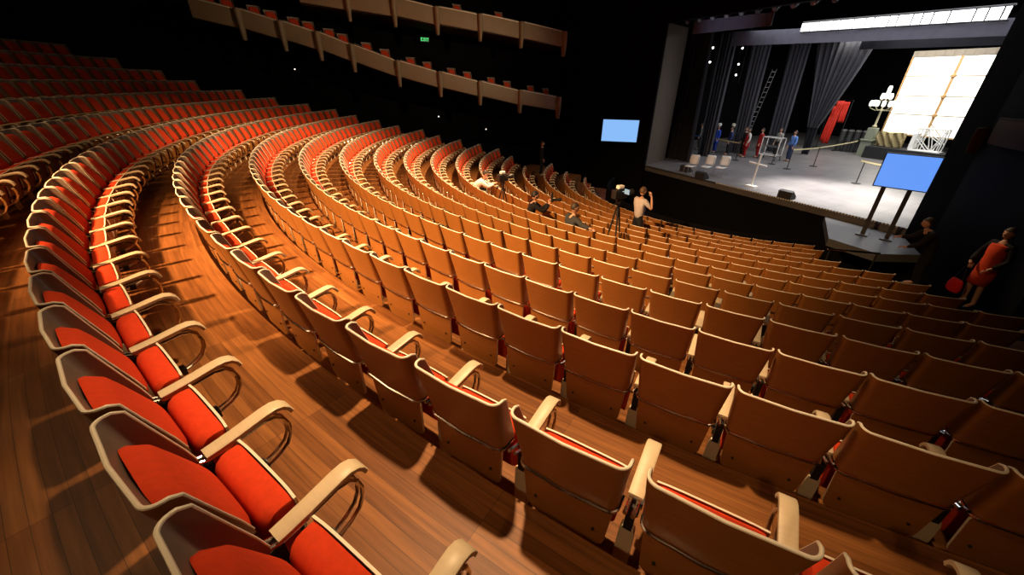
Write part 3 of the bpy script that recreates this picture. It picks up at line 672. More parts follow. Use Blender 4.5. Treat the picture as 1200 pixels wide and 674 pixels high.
# ------------------------------------------------------------------ glowing lattice backdrop and what stands before it
t = sthing('lattice_backdrop', 'tall glowing white paned backdrop with brown glazing bars', 'backdrop', -0.55, 17.0, 0)
BACKL = mat('backlit_pane', (0.9, 0.88, 0.8), 0.5, emit=(1.0, 0.95, 0.83), es=1.5)
BAR = mat('brown_glazing_bar', (0.45, 0.26, 0.10), 0.6)
x0, x1, z0, z1 = -1.88, 1.90, 1.45, 5.75; xm = 0.35
zs_ = [z0, 2.62, 3.66, 4.74, z1]
mb = MB()
for i in range(4):
    for a, b in ((x0, xm), (xm, x1)): mb.box((a+0.03, 0.02, zs_[i]+0.02), (b-0.03, 0.05, zs_[i+1]-0.02))
build('pane', mb, BACKL, t, False)
mb = MB()
for z in zs_[1:-1]: mb.box((x0, -0.02, z-0.025), (x1, 0.06, z+0.025))
build('cross_bar', mb, mat('grey_brown_bar', (0.25, 0.2, 0.13), 0.6), t, False)
mb = MB(); mb.box((xm-0.06, -0.05, z0), (xm+0.06, 0.07, z1))
for z in zs_[1:-1]: mb.lathe([(0.03, -0.14), (0.12, -0.05), (0.12, 0.05), (0.03, 0.14)], 12, 0, Matrix.Translation((xm, -0.04, z)))
for dx in (-1, 1): mb.tube([(xm, -0.04, z0+0.75), (xm+dx*0.75, -0.04, z0+0.03)], 0.022, 6)
build('mullion', mb, BAR, t, False)
mb = MB(); mb.box((x0-0.05, -0.03, z0-0.04), (x0, 0.08, z1+0.3)); mb.box((x1, -0.03, z0-0.04), (x1+0.05, 0.08, z1+0.3)); mb.box((x0, -0.03, z0-0.05), (x1, 0.08, z0)); build('frame', mb, BAR, t, False)
mb = MB(); mb.box((x0-0.05, -0.05, z1), (x1+0.05, 0.1, z1+0.32))
for i in range(9): mb.box((x0+0.1+i*0.42, -0.07, z1+0.03), (x0+0.14+i*0.42, -0.05, z1+0.29))
build('head_beam', mb, mat('weathered_beam', (0.22, 0.19, 0.15), 0.7), t, False)
mb = MB()
for x in (x0+0.05, x1-0.05): mb.box((x-0.05, 0.1, 0.0), (x+0.05, 0.2, z1))
build('stand', mb, BLACK, t, False)
# low black platform
mb = MB(); mb.box((-2.3, 15.3, 0.0), (1.6, 16.7, 0.72)); tag(sbuild('stage_platform', mb, mat('matt_black_platform', (0.012, 0.012, 0.013), 0.7), None, False, 0.01), 'low matt black platform in front of the glowing backdrop', 'platform')
# folded golden cloth on it
mb = MB(); g = []
for i in range(25):
    f = i/24; s = -2.15 + 1.35*f
    g.append([Vector((s, 15.9 + 0.09*sin(7*f*pi+z*9) + 0.28*(1-z/0.9) - 0.1, 0.72 + z + 0.04*sin(9*f))) for z in [0.0, .12, .25, .38, .5, .62, .75, .88]] + [Vector((s, 16.25, 0.72 + z)) for z in (.88, 0)])
mb.grid(g, 0, closed=True); mb.add(g[0], [tuple(range(10))]); mb.add(g[-1], [tuple(range(10))[::-1]])
tag(sbuild('golden_cloth', mb, mat('gold_ochre_cloth', (0.62, 0.50, 0.24), 0.5, noise=(5, 0.5, (1, 1, 6)))), 'heap of golden folded cloth beside the white truss frame', 'cloth')
# white truss frame
t = sthing('truss_frame', 'white openwork truss frame before the glowing backdrop', 'frame', 0.55, 15.75, 0.72)
mb = MB(); X = (-0.62, 0.62); Y = (-0.18, 0.22); Z = (0.04, 1.25)
for x in X:
    for y in Y: mb.tube([(x, y, Z[0]), (x, y, Z[1])], 0.035, 8)
for z in Z:
    for y in Y: mb.tube([(X[0], y, z), (X[1], y, z)], 0.035, 8)
    for x in X: mb.tube([(x, Y[0], z), (x, Y[1], z)], 0.03, 8)
build('outer_frame', mb, WHITE, t)
for y in Y:
    mb = MB()
    for a, b in (((-.62, .04), (-.2, 1.25)), ((-.2, 1.25), (.2, .04)), ((.2, .04), (.62, 1.25)), ((-.62, .7), (.1, .04)), ((-.62, 1.25), (.62, .45)), ((-.35, .04), (-.35, 1.25)), ((.4, .04), (.4, 1.25))): mb.tube([(a[0], y, a[1]), (b[0], y, b[1])], 0.024, 6)
    build('lattice', mb, WHITE, t)
mb = MB(); mb.prism([(-0.75, -0.3), (0.75, -0.3), (0.75, 0.3), (-0.75, 0.3)], 0.0, 0.05); mb.prism([(-0.85, -0.1), (-0.62, -0.1), (-0.62, 0.2), (-0.85, 0.2)], 0.05, 0.95); build('base_plate', mb, WHITE, t, False)
# lamp standard with clustered white lights
t = sthing('lamp_standard', 'ornate lamp standard topped by a cross of white lights', 'lamp', -2.62, 16.2, 0)
GILT = mat('dull_gilt', (0.34, 0.31, 0.20), 0.5, 0.3)
mb = MB(); mb.prism([(-.30, -.30), (.30, -.30), (.30, .30), (-.30, .30)], 0.0, 0.95); mb.prism([(-.36, -.36), (.36, -.36), (.36, .36), (-.36, .36)], 0.95, 1.05); mb.prism([(-.23, -.23), (.23, -.23), (.23, .23), (-.23, .23)], 1.05, 1.75); build('pedestal', mb, mat('greenish_grey_plinth', (0.20, 0.22, 0.16), 0.6), t, False, 0.02)
mb = MB(); mb.lathe([(0.10, 1.75), (0.14, 1.85), (0.06, 1.95), (0.055, 2.7), (0.09, 2.78), (0.045, 2.85), (0.045, 3.9)], 12); build('post', mb, GILT, t)
mb = MB()
for dx in (-0.68, -0.34, 0.34, 0.68): mb.tube([(0, 0, 2.85), (dx*0.5, 0, 2.78), (dx, 0, 2.92), (dx, 0, 3.0)], 0.025, 8)
for dx in (-0.22, 0.22): mb.tube([(0, 0, 3.3), (dx, 0, 3.36), (dx, 0, 3.42)], 0.025, 8)
build('arm', mb, GILT, t)
WG = mat('white_lamp_glow', (0.9, 0.9, 0.85), 0.4, emit=(1, 0.97, 0.88), es=0.9)
for dx, z in ((-0.68, 3.0), (-0.34, 3.0), (0.0, 3.0), (0.34, 3.0), (0.68, 3.0), (-0.22, 3.42), (0.22, 3.42), (0, 3.45), (0, 3.85), (-0.5, 3.02), (0.5, 3.02), (0.0, 3.62)):
    mb = MB(); mb.lathe([(0.05, z), (0.105, z+0.05), (0.115, z+0.2), (0.09, z+0.33), (0.04, z+0.36)], 10, 0, Matrix.Translation((dx, 0.0, 0))); build('lamp_glass', mb, WG, t)
# red cloth on a costume rail
t = sthing('costume_rail', 'bright red costumes hanging on a rail behind the stage barrier', 'costume rail', -5.15, 16.6, 0)
mb = MB(); mb.tube([(-0.75, 0.1, 0.05), (-0.75, 0.1, 3.3), (0.55, 0.1, 3.3), (0.55, 0.1, 0.05)], 0.025, 8); mb.tube([(-0.75, -0.25, 0.05), (-0.75, 0.4, 0.05)], 0.03); mb.tube([(0.55, -0.25, 0.05), (0.55, 0.4, 0.05)], 0.03); build('rail_frame', mb, BLACK, t)
REDC = mat('scarlet_cloth', (0.75, 0.03, 0.012), 0.7, noise=(6, 0.4, (6, 1, 1)))
for (s0, s1, zt, b0, b1, zb) in ((-0.35, 0.10, 3.25, -0.45, 0.0, 0.45), (0.05, 0.45, 3.2, 0.12, 0.50, 1.9), (-0.5, -0.2, 2.9, -0.62, -0.3, 0.6)):
    mb = MB(); g = []
    for f in (0, .1, .3, .5, .7, .9, 1):
        g.append([Vector((s0+(b0-s0)*f + (s1-s0+((b1-b0)-(s1-s0))*f)*i/14, 0.05*sin(i*1.6+f*2)*(0.4+f), zt+(zb-zt)*f + 0.05*sin(i*2.2)*(f > .9))) for i in range(15)])
    mb.grid(g); o = build('red_costume', mb, REDC, t); md = o.modifiers.new('thickness', 'SOLIDIFY'); md.thickness = 0.03
# upright dark cases behind the barrier
for i, (s, tt) in enumerate(((-4.55, 16.9), (-4.15, 17.0), (-3.75, 17.1), (-3.4, 17.3))):
    o = sthing('drum_case', f'dark round case with pale lid right of the red costumes, {ordinal(i+1)} from left', 'case', s, tt, 0, 0, 'dark round cases on stage')
    mb = MB(); mb.lathe([(0.17, 0), (0.18, 0.03), (0.18, 0.7), (0.185, 0.72), (0.185, 0.76), (0.18, 0.78), (0.18, 1.35)], 14); build('body', mb, mat('dark_case', (0.03, 0.03, 0.032), 0.5), o)
    mb = MB(); mb.lathe([(0.185, 1.35), (0.185, 1.42), (0.12, 1.46)], 14); build('lid', mb, STEEL, o)

# ------------------------------------------------------------------ barrier posts and tape
POSTS = [(-10.4, 7.2), (-4.95, 6.43), (-3.2, 7.3), (-1.89, 6.64), (-1.72, 8.88), (1.77, 6.1)]
labs = ['at the far left of the stage', 'by the white chairs, left of the trestle', 'just right of the metal trestle', 'between the trestle and the drape', 'in front of the gathered drape', 'nearest to the right display screen']
for (s, tt), lb in zip(POSTS, labs):
    o = sthing('barrier_post', 'slim black barrier post ' + lb, 'post', s, tt, 0, 0, 'barrier posts on stage')
    mb = MB(); mb.lathe([(0.2, 0), (0.2, 0.02), (0.05, 0.05)], 18); build('base', mb, BLACK, o); mb = MB(); mb.tube([(0, 0, 0.04), (0, 0, 1.06)], 0.022, 8); build('pole', mb, BLACK, o)
TY = mat('pale_yellow_tape', (0.75, 0.66, 0.36), 0.5); TB = mat('blue_tape', (0.1, 0.25, 0.6), 0.5)
def tape(name, label, a, b, m, sag=0.02):
    mb = MB(); g = []
    for i in range(13):
        f = i/12; s = a[0]+(b[0]-a[0])*f; tt = a[1]+(b[1]-a[1])*f; z = a[2]+(b[2]-a[2])*f - sag*4*f*(1-f)
        g.append([Vector((s, tt-0.006, z-0.035)), Vector((s, tt+0.006, z-0.035)), Vector((s, tt+0.006, z+0.035)), Vector((s, tt-0.006, z+0.035))])
    mb.grid(g, 0, closed=True); mb.add(g[0], [(0, 1, 2, 3)]); mb.add(g[-1], [(3, 2, 1, 0)]); return tag(sbuild(name, mb, m, None, False), label, 'tape')
tape('barrier_tape', 'blue barrier tape at the left of the stage', (-10.4, 7.2, 1.02), (-7.6, 7.1, 1.02), TB)
tape('barrier_tape', 'pale yellow barrier tape behind the blue costumed figure', (-7.6, 7.1, 1.02), (-4.95, 6.43, 1.03), TY)
tape('barrier_tape', 'long pale yellow barrier tape between trestle and gathered drape', (-1.89, 6.64, 1.04), (-1.72, 8.88, 1.04), TY)
tape('barrier_tape', 'pale yellow barrier tape in front of the red costumes', (-1.72, 8.88, 1.04), (-2.6, 14.8, 1.0), TY)
tape('barrier_tape', 'short pale tape running behind the right display screen', (1.6, 6.1, 1.04), (3.6, 5.4, 1.04), TY)
# metal trestle
t = sthing('metal_trestle', 'white metal trestle frame standing mid stage behind the chairs', 'trestle', -4.25, 8.6, 0); t.scale = (0.85,)*3
mb = MB()
for y in (-0.3, 0.3): mb.tube([(-0.65, y, 0.35), (0.65, y, 0.35), (0.65, y, 1.55), (-0.65, y, 1.55)], 0.035, 8, closed=True)
build('end_frame', mb, WHITE, t)
mb = MB()
for x in (-0.65, 0.65):
    for z in (0.35, 1.55): mb.tube([(x, -0.3, z), (x, 0.3, z)], 0.03, 8)
for y in (-0.3, 0.3): mb.tube([(-0.65, y, 0.95), (0.65, y, 0.95)], 0.025, 8)
build('cross_rail', mb, STEEL, t)
for x in (-0.6, 0.6):
    for y in (-0.28, 0.28): mb = MB(); mb.tube([(x, y, 0.35), (x*1.05, y*1.2, 0.0)], 0.03, 8); build('leg', mb, BLACK, t)
# white T stand
t = sthing('white_stand', 'white leaning T-shaped stand near the front of the stage', 'stand', 0.02, 0.8, 0)
mb = MB(); mb.box((-0.22, -0.15, 0), (0.22, 0.15, 0.05)); build('base', mb, WHITE, t, False, 0.01)
mb = MB(); mb.tube([(0, 0, 0.04), (-0.02, 0.1, 1.45)], 0.035, 8); build('pole', mb, WHITE, t)
mb = MB(); mb.tube([(-0.42, 0.0, 1.05), (0.0, 0.05, 1.0), (0.36, 0.12, 0.96)], 0.035, 8); build('cross_bar', mb, WHITE, t)
# three white chairs
def stage_chair(s, tt, label):
    o = sthing('stage_chair', label, 'chair', s, tt, 0, 0.25, 'white chairs on stage')
    WC = bpy.data.materials.get('white_chair_shell') or mat('white_chair_shell', (0.72, 0.72, 0.70), 0.5)
    mb = MB(); g = []
    for i in range(7):
        f = i/6; z = 0.52 + 0.46*f; hw = 0.22 + (0.02 if 0 < i < 6 else -0.02)
        g.append([Vector((hw*u, 0.22 + 0.08*f - 0.05*(1-u*u) + 0.05, z)) for u in (-1, -.6, -.2, .2, .6, 1)])
    mb.grid(g); b = build('backrest', mb, WC, o); b.modifiers.new('thickness', 'SOLIDIFY').thickness = 0.018
    mb = MB(); g = []
    for i in range(6):
        f = i/5; g.append([Vector((0.22*u*(1-0.08*f), 0.2 - 0.42*f, 0.455 + 0.012*u*u - 0.02*(f > .9))) for u in (-1, -.5, 0, .5, 1)])
    mb.grid(g); b = build('seat', mb, WC, o); b.modifiers.new('thickness', 'SOLIDIFY').thickness = 0.02
    for x in (-0.2, 0.2):
        mb = MB(); mb.tube([(x, -0.19, 0.44), (x*1.08, -0.22, 0.0)], 0.013, 8); build('leg', mb, STEEL, o)
        mb = MB(); mb.tube([(x, 0.30, 0.9), (x, 0.24, 0.5), (x, 0.20, 0.42), (x*1.08, 0.27, 0.0)], 0.013, 8); build('leg', mb, STEEL, o)
stage_chair(-3.08, 0.20, 'white chair on stage, leftmost of three'); stage_chair(-2.62, 0.85, 'white chair on stage, middle of three'); stage_chair(-2.15, 1.35, 'white chair on stage, rightmost of three')
# floor monitor wedges
for s, tt, lb in ((-3.75, 0.75, 'black floor speaker wedge before the leftmost white chair'), (-2.2, 0.12, 'black floor speaker wedge on the lip below the white chairs'), (2.0, 0.2, 'black floor speaker wedge on the lip at centre stage')):
    o = sthing('floor_wedge', lb, 'speaker', s, tt, 0, 0, 'floor speaker wedges')
    mb = MB(); M = Matrix(((0, 0, 1, 0), (1, 0, 0, 0), (0, 1, 0, 0), (0, 0, 0, 1))); mb.prism([(-0.2, 0), (0.2, 0), (0.17, 0.12), (-0.08, 0.34), (-0.2, 0.3)], -0.28, 0.28, 0, M); build('cabinet', mb, mat('black_speaker_cabinet', (0.02, 0.02, 0.022), 0.6), o, False, 0.008)
    mb = MB(); p = [Vector((x, y, z)) for x, y, z in ((-.24, 0.155, 0.15), (.24, 0.155, 0.15), (.24, -0.055, 0.335), (-.24, -0.055, 0.335))]; mb.add([v + Vector((0, 0.006, 0.008)) for v in p] + p, [(0, 1, 2, 3), (0, 4, 5, 1), (1, 5, 6, 2), (2, 6, 7, 3), (3, 7, 4, 0)]); build('grille', mb, SCREW, o, False)
# bright hand rail near the right end of the front rows
t = thing('hand_rail', 'bright horizontal hand rail at the right end of the front rows', 'rail', P(12, -0.235, 0.3))
q = P(12, -0.235, 0.3); a = P(12, -0.30, 0.22, 0.98) - q; b = P(12, -0.175, 0.22, 0.98) - q
mb = MB(); mb.tube([a, b], 0.025, 8); build('rail', mb, CHROME, t)
for f in (0.05, 0.95): mb = MB(); c = a.lerp(b, f); mb.tube([c, (c.x, c.y, 0)], 0.018, 8); build('upright', mb, BLACK, t)

# ------------------------------------------------------------------ people
def skin_mesh(verts, edges, root=0, sub=1):
    me = bpy.data.meshes.new('tmp'); me.from_pydata([v[:3] for v in verts], edges, []); o = bpy.data.objects.new('tmp', me); COL.objects.link(o)
    o.modifiers.new('skin', 'SKIN')
    if not me.skin_vertices:
        bm = bmesh.new(); bm.from_mesh(me); bm.verts.layers.skin.verify(); bm.to_mesh(me); bm.free()
    for i, v in enumerate(verts):
        r = v[3]; me.skin_vertices[0].data[i].radius = r if isinstance(r, tuple) else (r, r); me.skin_vertices[0].data[i].use_root = (i == root)
    s = o.modifiers.new('sub', 'SUBSURF'); s.levels = sub; s.render_levels = sub
    dg = bpy.context.evaluated_depsgraph_get(); ev = o.evaluated_get(dg); out = bpy.data.meshes.new_from_object(ev)
    bpy.data.objects.remove(o); bpy.data.meshes.remove(me)
    out.polygons.foreach_set('use_smooth', [True]*len(out.polygons)); return out
STAND = dict(pel=(0, 0, .95), sp=(0, .01, 1.12), ch=(0, 0, 1.33), nk=(0, 0, 1.475), hd=(0, .02, 1.54), shR=(.175, -.01, 1.425), shL=(-.175, -.01, 1.425), elR=(.235, -.03, 1.14), elL=(-.235, -.03, 1.14), wrR=(.245, .06, .91), wrL=(-.245, .06, .91), paR=(.245, .085, .83), paL=(-.245, .085, .83),
             hpR=(.09, 0, .90), hpL=(-.09, 0, .90), knR=(.10, .025, .50), knL=(-.10, .025, .50), anR=(.105, -.03, .09), anL=(-.105, -.03, .09), toR=(.12, .14, .035), toL=(-.12, .14, .035))
def sit_pose(**kw):
    d = {k: Vector(v) for k, v in STAND.items()}
    for k in d: d[k] = d[k] + Vector((0, 0, -.40))
    d['knR'] = Vector((.12, .42, .52)); d['knL'] = Vector((-.12, .42, .52)); d['anR'] = Vector((.12, .40, .09)); d['anL'] = Vector((-.12, .40, .09)); d['toR'] = Vector((.13, .56, .035)); d['toL'] = Vector((-.13, .56, .035))
    d['hpR'] = Vector((.09, .02, .52)); d['hpL'] = Vector((-.09, .02, .52))
    for k, v in kw.items(): d[k] = Vector(v)
    return d
def person(name, label, loc, rz, pose=None, shirt=None, pants=None, hair=HAIRB, sleeve='short', scale=1.0, dress=None, hair_long=False, head_turn=0.0, tilt=0.0, group=None, hat=None, skin=SKIN, shoes=BLACK):
    J = {k: Vector(v) for k, v in STAND.items()}
    if pose: J.update({k: Vector(v) for k, v in pose.items()})
    t = thing('person', label, 'person', loc, rz, group); t.scale = (scale,)*3
    if tilt: t.rotation_euler = Euler((0, tilt, rz), 'XYZ')
    order = ['pel', 'sp', 'ch', 'nk', 'hd', 'shR', 'shL', 'elR', 'elL', 'wrR', 'wrL', 'paR', 'paL', 'hpR', 'hpL', 'knR', 'knL', 'anR', 'anL', 'toR', 'toL']
    rad = dict(pel=.125, sp=.115, ch=.125, nk=.055, hd=.052, sh=.062, el=.042, wr=.028, pa=.030, hp=.085, kn=.058, an=.042, to=.036)
    slim = dict(pel=.095, sp=.095, ch=.105, hp=.07) if (shirt or dress) else {}
    V = [(*J[k], slim.get(k, slim.get(k[:2], rad[k if k in rad else k[:2]]))) for k in order]; idx = {k: i for i, k in enumerate(order)}
    E = [('pel', 'sp'), ('sp', 'ch'), ('ch', 'nk'), ('nk', 'hd'), ('ch', 'shR'), ('ch', 'shL'), ('shR', 'elR'), ('shL', 'elL'), ('elR', 'wrR'), ('elL', 'wrL'), ('wrR', 'paR'), ('wrL', 'paL'), ('wa', 'pel'), ('pel', 'hpR'), ('pel', 'hpL'), ('hpR', 'knR'), ('hpL', 'knL'), ('knR', 'anR'), ('knL', 'anL'), ('anR', 'toR'), ('anL', 'toL')]
    ED = [(idx[a], idx[b]) for a, b in E if a in idx]
    body = skin_mesh(V, ED, 0, 1); bm = bmesh.new(); bm.from_mesh(body)
    # the body under the clothes takes the garment's colour, so no bare skin shows between them
    top_seg = [('pel', 'sp'), ('sp', 'ch'), ('ch', 'shR'), ('ch', 'shL'), ('shR', 'elR'), ('shL', 'elL')] + ([('elR', 'wrR'), ('elL', 'wrL')] if sleeve == 'long' else [])
    low_seg = [('pel', 'hpR'), ('pel', 'hpL'), ('hpR', 'knR'), ('hpL', 'knL'), ('knR', 'anR'), ('knL', 'anL')]
    for f in bm.faces:
        c = f.calc_center_median(); best = None
        for a, b in E:
            if a not in idx: continue
            A, B = J[a], J[b]; q = max(0, min(1, (c-A).dot(B-A)/max(1e-9, (B-A).length_squared))); dd = (c - A.lerp(B, q)).length
            if best is None or dd < best[0]: best = (dd, (a, b), q)
        sg, q = best[1], best[2]
        if sg in top_seg and (shirt or dress) and not (sleeve == 'short' and sg in (('shR', 'elR'), ('shL', 'elL')) and q > .65): f.material_index = 3
        elif sg == ('ch', 'nk') and q < .6 and (shirt or dress): f.material_index = 3
        elif sg in low_seg and pants: f.material_index = 4
        elif sg in low_seg[:2] and dress: f.material_index = 3
    # fingers: five short tapered chains rooted in each palm
    for sd in ('R', 'L'):
        d = (J['pa'+sd] - J['wr'+sd]).normalized(); e = d.cross(Vector((0, 0, 1)) if abs(d.z) < .8 else Vector((1, 0, 0))).normalized(); c = d.cross(e)
        fm = MB()
        for q, ln in ((-.027, .060), (-.009, .074), (.009, .070), (.026, .055)):
            b = J['pa'+sd] + d*.012 + e*q; fm.tube([b, b + d*ln*.5 + c*.006, b + d*ln*.85 + c*.022, b + d*ln + c*.034], [.0095, .009, .008, .006], 6)
        b = J['wr'+sd].lerp(J['pa'+sd], .55) - e*.026; fm.tube([b, b + d*.025 - e*.022, b + d*.055 - e*.028 + c*.012], [.0105, .0095, .007], 6)
        tm = fm.mesh('tmp', [SKIN]); bm.from_mesh(tm); bpy.data.meshes.remove(tm)
    # head with brow, nose, chin and ears
    R = Matrix.Rotation(head_turn, 4, 'Z'); hc = J['hd'] + Vector((0, 0, .125)); hm = MB(); g = []
    for i in range(17):
        a = -pi/2 + pi*i/16; row = []
        for j in range(24):
            b = 2*pi*j/24; x, y, z = .076*cos(a)*cos(b), .094*cos(a)*sin(b), .118*sin(a)
            if z < 0: x *= 1 - .28*(-z/.118); y *= 1 - .10*(-z/.118)
            fr = max(0, sin(b))
            if abs(x) < .02 and y > .05: y += .022*max(0, 1 - abs(z+.022)/.032)*(1 - abs(x)/.02)
            if abs(x) < .045 and y > .04: y -= .008*max(0, 1 - abs(z-.012)/.018) ; y += .006*max(0, 1-abs(z+.062)/.012)
            row.append(hc + R @ Vector((x, y, z)))
        g.append(row)
    hm.grid(g, 0, closed=True)
    for sx in (-1, 1):
        hm.ball(hc + R @ Vector((sx*.078, -.005, -.01)), .028, 0, 8, (.35, .7, 1)); hm.ball(hc + R @ Vector((sx*.03, .083, .012)), .011, 1, 8)
    hm.ball(hc + R @ Vector((0, .083, -.062)), .02, 2, 8, (1.1, .4, .3))
    LIP = bpy.data.materials.get('lip') or mat('lip', (0.38, 0.12, 0.09), 0.5)
    tm = hm.mesh('tmp', [skin, EYE, LIP]); bm.from_mesh(tm); bpy.data.meshes.remove(tm)
    me = bpy.data.meshes.new('body'); bm.to_mesh(me); bm.free()
    for m in (skin, EYE, LIP, shirt or dress or skin, pants or skin): me.materials.append(m)
    me.polygons.foreach_set('use_smooth', [True]*len(me.polygons)); link('body', me, t)
    def garment(nm, keys, extra, m, over=None):
        keys = [k for k in keys]; VV = []
        for k in keys:
            r = rad[k if k in rad else k[:2]] + extra
            VV.append((*(over[k] if over and k in over else J[k]), r))
        ii = {k: i for i, k in enumerate(keys)}; EE = [(ii[a], ii[b]) for a, b in E if a in ii and b in ii]
        mm = skin_mesh(VV, EE, keys.index('pel'), 1); mm.materials.append(m); return link(nm, mm, t)
    if shirt:
        ks = ['pel', 'sp', 'ch', 'shR', 'shL', 'elR', 'elL'] + (['wrR', 'wrL'] if sleeve == 'long' else [])
        ov = {'pel': J['pel'] - (J['sp'] - J['pel'])*.35}
        if sleeve == 'short': ov['elR'] = J['shR'].lerp(J['elR'], .7); ov['elL'] = J['shL'].lerp(J['elL'], .7)
        garment('shirt', ks, .018, shirt, ov)
    if pants: J['wa'] = J['pel'].lerp(J['sp'], .45); rad['wa'] = .112; garment('trousers', ['wa', 'pel', 'hpR', 'hpL', 'knR', 'knL', 'anR', 'anL'], .018, pants)
    if dress:
        mb = MB(); g = []; ax = [(J['nk'] - Vector((0, 0, .03)), .075, .075), (J['ch'] + Vector((0, 0, .09)), .165, .125), (J['ch'], .180, .158), (J['sp'] + Vector((0, 0, .05)), .155, .15), (J['sp'], .15, .148), (J['pel'], .18, .158), (J['hpR'].lerp(J['hpL'], .5) - Vector((0, 0, .1)), .19, .15), ((J['knR'] + J['knL'])/2 + Vector((0, 0, .05)), .185, .15)]
        for c, a, b in ax: g.append([c + Vector((a*cos(2*pi*j/20), b*sin(2*pi*j/20), 0)) for j in range(20)])
        mb.grid(g, 0, closed=True); build('dress', mb, dress, t).modifiers.new('thickness', 'SOLIDIFY').thickness = 0.008
    hmb = MB(); g = []
    for i in range(11):
        a = -0.25 + (pi/2+0.25)*i/10; row = []
        for j in range(22):
            b = 2*pi*j/22; x, y, z = .083*cos(a)*cos(b), .100*cos(a)*sin(b), .126*sin(a)
            if sin(b) > .25: z = max(z, .045 + .02*(sin(b)-.25)); y = min(y, .096)
            elif hair_long and i < 4: z -= .11*(4-i)/4
            row.append(hc + R @ Vector((x, y - .006, z + .004)))
        g.append(row)
    hmb.grid(g, 0, closed=True); build('hair', hmb, hair, t).modifiers.new('thickness', 'SOLIDIFY').thickness = 0.006
    if hat:
        mb = MB(); mb.lathe([(.11, .04), (.125, .10), (.13, .17), (.09, .22), (.02, .235)], 16, 0, Matrix.Translation(hc)); build('hat', mb, hat, t)
    for sd in ('R', 'L'):
        a, b = J['an'+sd], J['to'+sd]; d = (b-a); d.z = 0; d.normalize(); s = Vector((-d.y, d.x, 0)); mb = MB(); g = []
        for f, w_, h_ in ((-.075, .030, .07), (-.05, .040, .085), (.02, .042, .08), (.10, .047, .055), (.17, .042, .042), (.20, .022, .03)):
            c = Vector((a.x, a.y, a.z-.09)) + d*f; g.append([c - s*w_, c + s*w_, c + s*w_*.9 + Vector((0, 0, h_*.7)), c + s*w_*.5 + Vector((0, 0, h_)), c - s*w_*.5 + Vector((0, 0, h_)), c - s*w_*.9 + Vector((0, 0, h_*.7))])
        mb.grid(g, 0, closed=True); mb.add(g[0], [tuple(range(6))]); mb.add(g[-1], [tuple(range(6))[::-1]]); build('shoe', mb, shoes, t)
    return t
F_ST = STAGE_ROT
person('person', 'person standing in pale mauve shirt and dark trousers, hand raised to the head', P(11, -0.795, 0.42), F_ST, dict(elR=(.33, .10, 1.22), wrR=(.20, .17, 1.52), paR=(.16, .16, 1.60), elL=(-.25, .06, 1.15), wrL=(-.14, .22, 1.25), paL=(-.08, .25, 1.29)),
       cloth('mauve_shirt', (0.62, 0.56, 0.57)), cloth('dark_denim', (0.018, 0.018, 0.022)), mat('light_brown_hair', (0.10, 0.055, 0.028), .6), 'short', 1.06)
person('person', 'seated person in dark grey jacket stretching an arm along the seat backs', P(8, -0.805, 0.22), -0.84, sit_pose(ch=(.03, .0, .88), nk=(.05, .02, 1.03), hd=(.06, .04, 1.09), shR=(.20, -.03, .97), shL=(-.14, .04, .99), elR=(.47, -.17, .93), wrR=(.72, -.21, .935), paR=(.80, -.215, .935), elL=(-.2, .16, .75), wrL=(-.1, .34, .66), paL=(-.06, .4, .64), sp=(.01, .02, .70)),
       cloth('charcoal_jacket', (0.055, 0.058, 0.062)), cloth('dark_trousers', (0.02, 0.02, 0.022)), HAIRB, 'long', 1.0, None, False, -0.7)
person('person', 'seated person in black holding up a dark camera', P(8, -0.925, 0.28), F_ST - 0.3, sit_pose(sp=(.0, .05, .70), ch=(.04, .10, .88), nk=(.05, .13, 1.0), hd=(.06, .15, 1.06), shR=(.20, .12, .95), shL=(-.12, .12, .97), elR=(.30, .33, .80), wrR=(.22, .50, .98), paR=(.20, .53, 1.05), elL=(-.1, .38, .78), wrL=(.08, .52, .96), paL=(.12, .54, 1.03)),
       cloth('black_jacket', (0.012, 0.012, 0.014)), cloth('black_trousers', (0.012, 0.012, 0.013)), mat('black_hair', (0.008, 0.007, 0.007), .6), 'long')
person('person', 'person in white shirt bending over in a middle-row seat', P(8, -1.20, 0.22), F_ST - 0.35, sit_pose(sp=(.03, .10, .70), ch=(.06, .26, .84), nk=(.08, .38, .94), hd=(.09, .43, .98), shR=(.23, .30, .86), shL=(-.11, .30, .88), elR=(.30, .5, .70), wrR=(.24, .68, .78), paR=(.22, .74, .82), elL=(-.1, .54, .70), wrL=(.06, .68, .76), paL=(.1, .74, .8)),
       cloth('white_shirt', (0.72, 0.70, 0.67)), cloth('grey_trousers', (0.05, 0.05, 0.055)), HAIRB, 'long')
person('person', 'person in black standing at the far end of the front rows', P(11, -1.93, 0.45), F_ST - 0.4, None, cloth('black_shirt', (0.012, 0.012, 0.013)), cloth('black_jeans', (0.012, 0.012, 0.014)), HAIRB, 'long')
ORD = cloth('orange_red_dress', (0.75, 0.08, 0.03))
person('person', 'smiling person standing at the right in orange-red dress and black jacket sleeves', W(9.15, -5.05, rowF(10)-ZS), F_ST + 2.7, dict(elR=(.27, .04, 1.15), wrR=(.18, .24, 1.0), paR=(.12, .27, .95), elL=(-.27, .02, 1.14), wrL=(-.22, .22, .98), paL=(-.17, .27, .93)),
       cloth('black_cardigan', (0.012, 0.012, 0.014)), None, HAIRB, 'long', 1.0, ORD, True, 0, 0.0)
